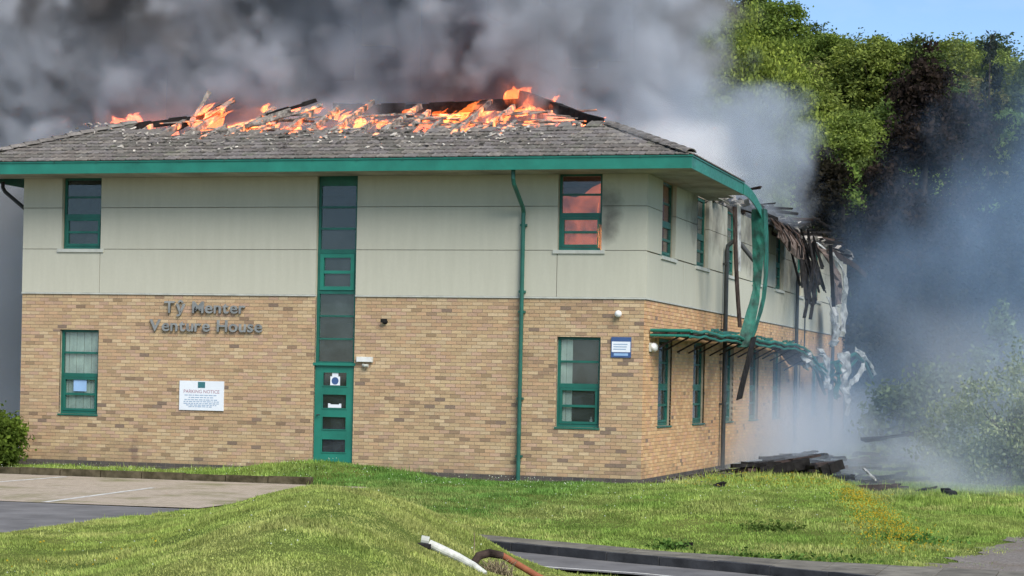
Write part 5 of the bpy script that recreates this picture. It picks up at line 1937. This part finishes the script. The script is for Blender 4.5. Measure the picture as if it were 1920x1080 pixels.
# ------------------------------------------------------------------ fire
if 'fire' not in FAST_SKIP:
    def tongue(mb, p, h, r, lean=(0, 0), seg=9):
        p = Vector(p)
        pts, rs = [], []
        ph = random.uniform(0, 6.28)
        for i in range(seg):
            t_ = i / (seg - 1)
            wob = 0.45 * r * math.sin(ph + t_ * 7) * (0.3 + t_) + random.uniform(-0.15, 0.15) * r
            pts.append(p + Vector((lean[0] * t_ ** 1.3 + wob, lean[1] * t_ + 0.6 * wob, h * t_)))
            rs.append(max(0.004, r * (math.sin(math.pi * min(1, 0.22 + t_ * 0.78) ** 0.8)) * (1 - 0.45 * t_)))
        mb.tube(pts, rs, 9)

    def fire(spots, mat, label, group='flames on the burning roof'):
        c = Vector(spots[0][0])
        mb = MB()
        for (p, h, r_, lean, n_) in spots:
            for k in range(n_):
                q = Vector(p) - c + Vector((random.uniform(-1, 1) * r_ * 1.3, random.uniform(-1, 1) * r_ * 1.3, random.uniform(-0.05, 0.05)))
                tongue(mb, q, h * random.uniform(0.55, 1.1), r_ * random.uniform(0.6, 1.15), (lean[0] + random.uniform(-0.15, 0.15) * h, lean[1]))
        link('flame', mb.mesh('flame', True), M[mat], None, label, 'fire', group, loc=c)

    fire([((3.25, 2.1, 7.45), 0.75, 0.14, (0.35, 0.1), 5), ((3.55, 2.0, 7.45), 0.62, 0.13, (0.3, 0.1), 5)], 'flame_bright', 'tallest orange flame leaning over the left end of the roof')
    fire([((3.75, 1.7, 7.32), 0.30, 0.10, (0.6, 0.1), 5), ((4.25, 1.8, 7.45), 0.26, 0.09, (0.5, 0.1), 5)], 'flame_hot', 'bright orange fire running along fallen timbers right of the tallest flame')
    fire([((1.25, 2.6, 7.72), 0.34, 0.16, (0.05, 0), 4), ((0.6, 3.2, 7.75), 0.25, 0.2, (0.05, 0), 3)], 'flame_soft', 'faint pink flame beyond the left hip of the roof')
    fire([((1.9, 2.0, 7.30), 0.28, 0.12, (0.2, 0), 4), ((2.6, 1.9, 7.25), 0.26, 0.10, (0.25, 0), 4)], 'flame_soft', 'low red flames in the hole at the left of the roof')
    parts_ = ['first', 'second', 'third', 'fourth', 'fifth', 'sixth', 'seventh', 'eighth', 'ninth']
    for q in range(9):
        u0 = 4.3 + q * 0.80
        sp_ = []
        for k in range(3 if 2 <= q <= 5 else 5):
            u_ = u0 + random.uniform(0, 0.8)
            s_u = random.uniform(2.3, 4.6)
            p_ = slope_pt(u_, s_u, random.uniform(-0.12, 0.0))
            sp_.append((tuple(p_), random.uniform(0.08, 0.30), random.uniform(0.03, 0.085), (random.uniform(0.04, 0.20), 0.14), 3))
        fire(sp_, 'flame_bright' if q % 3 else 'flame_hot', 'ragged licks of fire on the rafters, %s patch right of the tallest flame' % parts_[q])
    fire([((8.0, 3.0, 7.5), 0.22, 0.12, (0.25, 0), 4), ((8.35, 3.0, 7.55), 0.2, 0.1, (0.2, 0), 3)], 'flame_soft', 'low red flame beside the pale roof gap right of centre')
    fire([((8.75, 3.5, 7.85), 0.16, 0.12, (0.25, 0), 5), ((9.2, 3.5, 7.85), 0.14, 0.12, (0.2, 0), 4)], 'flame_hot', 'orange flame under the ridge board')
    fire([((10.25, 3.65, 8.30), 0.28, 0.12, (0.12, 0), 5), ((10.5, 3.6, 8.30), 0.30, 0.10, (0.1, 0), 4)], 'flame_bright', 'orange flame at the peak of the right hip')
    fire([((10.88, 3.25, 7.3), 0.85, 0.08, (0.0, 0.05), 6)], 'flame_bright', 'upright flame climbing the post below the right peak')
    fire([((11.55, 2.85, 7.75), 0.22, 0.14, (0.2, 0), 6), ((11.95, 2.5, 7.55), 0.26, 0.16, (0.2, 0), 7), ((12.35, 2.1, 7.38), 0.28, 0.17, (0.2, 0), 7), ((12.7, 1.9, 7.32), 0.30, 0.14, (0.1, 0), 5)], 'flame_bright', 'broad orange fire under the right hip rafter')
    # embers low in the attic between the rafters
    fire([((5.5 + i * 0.9, 4.6 + 0.3 * (i % 2), 7.0), 0.7, 0.35, (0.2, 0), 2) for i in range(6)], 'flame_soft', 'dull red fire deep inside the roof behind the rafters')
    # fire in the upper right room
    g_ = MB()
    gr = []
    for i in range(13):
        row_ = []
        for j in range(17):
            u_, v_ = j / 16, i / 12
            row_.append((-1.7 + 2.75 * u_, 0.3 * math.sin(u_ * 9 + v_ * 4) + 0.22 * math.sin(v_ * 7 - u_ * 5) + 0.5 * v_ + random.uniform(-0.08, 0.08), 0.05 + 2.5 * v_ + 0.15 * math.sin(u_ * 13)))
        gr.append(row_)
    g_.sheet(gr, 0.15)
    link('flame', g_.mesh('flame', True), M['fire_glow'], None, 'red fire filling the room behind the upper right window', 'fire', loc=(12.9, 1.5, 3.56))
    fire([((13.22, 0.22, 4.74), 0.95, 0.030, (0.0, 0.0), 4)], 'flame_hot', 'thin bright flame up the right side of the upper right window', None)
    fire([((13.29, 0.05, 4.74), 0.45, 0.02, (0.0, 0.0), 3)], 'flame_soft', 'orange flame leaking past the edge of the upper right window', None)
    fire([((W - 0.4, 20.2, 4.7), 0.5, 0.16, (0, 0.1), 4)], 'flame_hot', 'small yellow flame inside a side window below the hanging battens', None)

# ------------------------------------------------------------------ smoke
class X:
    """field expression: builds math nodes by operators"""
    def __init__(s, t, sock): s.t, s.s = t, sock

    def _op(s, op, o=None, c=None):
        n = s.t.nodes.new('ShaderNodeMath'); n.operation = op
        s.t.links.new(s.s, n.inputs[0])
        for i, q in ((1, o), (2, c)):
            if q is None: continue
            if isinstance(q, X): s.t.links.new(q.s, n.inputs[i])
            else: n.inputs[i].default_value = q
        return X(s.t, n.outputs[0])

    def __add__(s, o): return s._op('ADD', o)
    def __sub__(s, o): return s._op('SUBTRACT', o)
    def __mul__(s, o): return s._op('MULTIPLY', o)
    def __truediv__(s, o): return s._op('DIVIDE', o)
    __radd__ = __add__
    __rmul__ = __mul__
    def min(s, o): return s._op('MINIMUM', o)
    def max(s, o): return s._op('MAXIMUM', o)
    def smin(s, o, k): return s._op('SMOOTH_MIN', o, k)
    def smax(s, o, k): return s._op('SMOOTH_MAX', o, k)
    def sq(s): return s * s
    def sqrt(s): return s._op('SQRT')
    def neg(s): return s * -1.0
    def rsub(s, c): return (s * -1.0) + c

    def step(s, lo, hi):
        n = s.t.nodes.new('ShaderNodeMapRange'); n.interpolation_type = 'SMOOTHSTEP'
        n.inputs['From Min'].default_value = lo; n.inputs['From Max'].default_value = hi
        s.t.links.new(s.s, n.inputs['Value'])
        return X(s.t, n.outputs['Result'])

    def lin(s, lo, hi):
        n = s.t.nodes.new('ShaderNodeMapRange')
        n.inputs['From Min'].default_value = lo; n.inputs['From Max'].default_value = hi
        s.t.links.new(s.s, n.inputs['Value'])
        return X(s.t, n.outputs['Result'])


def smoke(name, lo, hi, vox, fn, color, density, label, aniso=0.0):
    t = bpy.data.node_groups.new(name, 'GeometryNodeTree')
    t.interface.new_socket('Geometry', in_out='INPUT', socket_type='NodeSocketGeometry')
    t.interface.new_socket('Geometry', in_out='OUTPUT', socket_type='NodeSocketGeometry')
    out = t.nodes.new('NodeGroupOutput')
    pos = t.nodes.new('GeometryNodeInputPosition')
    sep = t.nodes.new('ShaderNodeSeparateXYZ')
    t.links.new(pos.outputs[0], sep.inputs[0])
    x, y, z = (X(t, sep.outputs[i]) for i in range(3))

    def nz(scale, detail=4, rough=0.55, off=(0, 0, 0), stretch=(1, 1, 1), dist=0.0):
        mp = t.nodes.new('ShaderNodeVectorMath'); mp.operation = 'MULTIPLY_ADD'
        t.links.new(pos.outputs[0], mp.inputs[0])
        mp.inputs[1].default_value = tuple(scale * q for q in stretch)
        mp.inputs[2].default_value = off
        n = t.nodes.new('ShaderNodeTexNoise')
        n.inputs['Scale'].default_value = 1.0
        n.inputs['Detail'].default_value = detail
        n.inputs['Roughness'].default_value = rough
        n.inputs['Distortion'].default_value = dist
        t.links.new(mp.outputs[0], n.inputs['Vector'])
        f_ = n.outputs['Fac'] if 'Fac' in n.outputs else n.outputs[0]
        return X(t, f_) - 0.5
    d = fn(x, y, z, nz)
    vc = t.nodes.new('GeometryNodeVolumeCube')
    t.links.new(d.s, vc.inputs['Density'])
    vc.inputs['Min'].default_value = lo
    vc.inputs['Max'].default_value = hi
    for i, k in enumerate(('Resolution X', 'Resolution Y', 'Resolution Z')):
        vc.inputs[k].default_value = max(4, int((hi[i] - lo[i]) / vox))
    mat, nt, mo = newmat(name)
    pv = nt.nodes.new('ShaderNodeVolumePrincipled')
    pv.inputs['Color'].default_value = (*color, 1)
    pv.inputs['Density'].default_value = density
    pv.inputs['Anisotropy'].default_value = aniso
    nt.links.new(pv.outputs[0], mo.inputs['Volume'])
    sm_ = t.nodes.new('GeometryNodeSetMaterial')
    sm_.inputs['Material'].default_value = mat
    t.links.new(vc.outputs[0], sm_.inputs['Geometry'])
    t.links.new(sm_.outputs[0], out.inputs[0])
    mb = MB(); mb.box(lo, hi)
    o = link(name, mb, mat, None, label, 'smoke', None, 'stuff')
    md = o.modifiers.new('smoke', 'NODES')
    md.node_group = t
    return o


if 'smoke' not in FAST_SKIP:
    def f_plume(x, y, z, nz):
        big = nz(0.15, 2, 0.5, (3, 1, 7))
        med = nz(0.30, 3, 0.5, (1, 5, 2), dist=0.4)
        bil = nz(0.55, 4, 0.5, (6, 2, 9))._op('ABSOLUTE') * 2.0
        right = ((z - 9.0) * 0.10 + 13.6 - (y - 6.0) * 0.16 - x) * 0.40          # slanting right flank
        front = (y - 2.6 + (z - 8.2).max(0.0) * 0.45) * 0.6
        back = (y * -1.0 + 21.0) * 0.4
        bot = (z - 6.5) * 1.2
        e = right.smin(front, 1.0).smin(back, 1.0).smin(bot, 0.5)
        fine = nz(1.5, 3, 0.55, (2, 7, 4))._op('ABSOLUTE') * 2.0
        e = e + big * 3.0 + med * 2.6 + bil * 2.0 + fine * 0.45 - 0.62
        thin = ((z - 9.0) * 0.10 + 14.6 - (y - 6.0) * 0.16 - x).lin(0.0, 3.2).max(0.06)
        return e.step(0.0, 0.5) * (med * 1.6 + bil * 0.9 + 0.42).max(0.05) * thin
    smoke('smoke_plume', (-18, -1.0, 6.42), (17.5, 21, 15.5), 0.115, f_plume, (0.70, 0.725, 0.78), 2.6, 'thick grey smoke billowing off the whole burning roof')

    def f_dark(x, y, z, nz):
        big = nz(0.20, 3, 0.5, (9, 4, 1))
        bl = nz(0.6, 4, 0.5, (3, 3, 1))._op('ABSOLUTE') * 2.0
        e = (y - 2.0 + (z - 8.2).max(0.0) * 0.40) * 0.5
        e = e.smin((x * -1.0 + 13.7) * 0.4, 1.0).smin((y * -1.0 + 16.0) * 0.5, 1.0)
        left = (x * -0.10 + 0.05).max(-0.35) + (x - 9.5).lin(0.0, 3.0) * (z - 9.0).lin(0.0, 1.5) * 0.75
        return (e.min(0.55) + big * 3.6 + bl * 1.2 + left - 0.80).step(0.0, 0.6)
    smoke('dark_smoke', (-18, -1.5, 6.6), (14.5, 17, 15), 0.15, f_dark, (0.33, 0.305, 0.295), 1.2, 'darker brown-grey billows rolling through the roof smoke')

    def f_left(x, y, z, nz):
        n_ = nz(0.3, 4, 0.55, (2, 2, 2))
        e = (x * -1.0 - 0.15).lin(0.0, 1.2).min((y - 1.2).lin(0, 2.0))
        return e.max(0.0) * (n_ * 5.0 + 0.9).max(0.05)
    smoke('side_smoke', (-18, 1.0, -0.3), (-0.12, 26, 6.42), 0.3, f_left, (0.88, 0.90, 0.94), 0.30, 'grey-blue smoke drifting down past the left end of the building')

    def f_roofside(x, y, z, nz):
        n1 = nz(0.38, 5, 0.6, (5, 5, 1), dist=0.7)
        n0 = nz(0.2, 2, 0.5, (1, 8, 3))
        bl = nz(0.8, 4, 0.55, (2, 5, 8))._op('ABSOLUTE') * 2.0
        c = ((x - 13.4 + (z - 7.0) * -0.10) / 2.4).sq() + ((y - 12.5 - (z - 7.0) * 0.6) / 9.0).sq() + ((z - 7.6) / 3.2).sq()
        return (c.rsub(0.75) + n1 * 3.2 + n0 * 2.2 + bl * 1.1 - 0.3).step(0.0, 0.8) * (bl * 1.2 + n1 * 1.2 + 0.5).max(0.05)
    smoke('wreck_smoke', (8.5, 2.0, 6.40), (18.5, 28, 13.5), 0.13, f_roofside, (0.60, 0.66, 0.74), 0.60, 'grey smoke rising off the collapsed right side of the roof')

    def f_white(x, y, z, nz):
        n1 = nz(0.7, 5, 0.6, (7, 2, 1), dist=0.6)
        c = ((x - 14.2) / 1.5).sq() + ((y - 2.8) / 3.6).sq() + ((z - 6.7 - (y - 0.0) * 0.05) / 0.95).sq()
        return (c.rsub(1.0) + n1 * 3.2).step(0.0, 1.5) * (z - 6.52).lin(0.0, 0.12)
    smoke('white_smoke', (11.8, -1.2, 6.45), (16.2, 8.0, 8.9), 0.09, f_white, (0.985, 0.985, 0.99), 1.3, 'bright white smoke spilling over the right eaves')

    def f_veil(x, y, z, nz):
        n1 = nz(0.26, 5, 0.6, (4, 9, 2), (1, 1, 0.7), 1.0)
        n2 = nz(0.7, 5, 0.58, (1, 1, 6), (1, 1, 0.6), 0.8)
        rise = ((x - 15.0) * 0.8 + 3.2 + (y - 10) * 0.18).max(1.2)             # the veil climbs to the right and rear
        top = (rise - z) * 0.30
        near = (y - 6.0 + (x - 15).max(0.0) * 0.1) * 0.25
        e = top.min(near).min(0.45)
        body = (e + n1 * 8.0).step(0.1, 2.0) * 1.25
        wall = (x.rsub(17.0) * 0.6).min(z.rsub(3.4) * 0.5).min((y - 7.0) * 0.25).lin(0.0, 1.0) * 1.1      # thicker against the side wall
        floor_ = top.min(near).min((x - 17.0) * 0.5).lin(0.0, 0.6) * 0.13
        return (body * (n2 * 2.0 + 0.75).max(0.08)) + wall * (n1 * 1.5 + 0.8).max(0.1) + floor_
    smoke('blue_smoke', (W + 0.06, 4.0, -0.5), (29, 31.0, 13.0), 0.20, f_veil, (0.52, 0.73, 1.0), 0.056, 'thin blue smoke hanging before the side wall and the dark trees')

    def f_low(x, y, z, nz):
        n1 = nz(0.55, 5, 0.6, (8, 1, 2), (1, 1, 0.8), 0.9)
        n2 = nz(1.3, 4, 0.55, (3, 6, 6))._op('ABSOLUTE') * 2.0
        top = z.rsub(1.5) * 0.70 + ((x - 16.4) / 4.2).sq() * -0.6
        e = top.min((y - 6.3) * 0.6).min(y.rsub(25.0) * 0.4).min(0.8)
        haze_ = (x.rsub(16.6) * 0.8).min(z.rsub(2.1) * 0.8).min((y - 7.5) * 0.3).lin(0.0, 1.0) * 0.66
        haze_ = haze_ + (z.rsub(4.4) * 0.5).min((x - 17.8) * 0.6).min((y - 6.5) * 0.5).lin(0.0, 1.0) * 0.17 * (n1 * 3.0 + 1.0).max(0.1)
        return (e + n1 * 5.5 + n2 * 0.9 - 0.7).step(0.0, 0.9) + haze_
    smoke('ground_smoke', (W + 0.05, 5.5, -0.5), (25, 26, 4.6), 0.14, f_low, (0.90, 0.94, 1.0), 0.22, 'wisps of white smoke curling up from the charred debris on the grass')
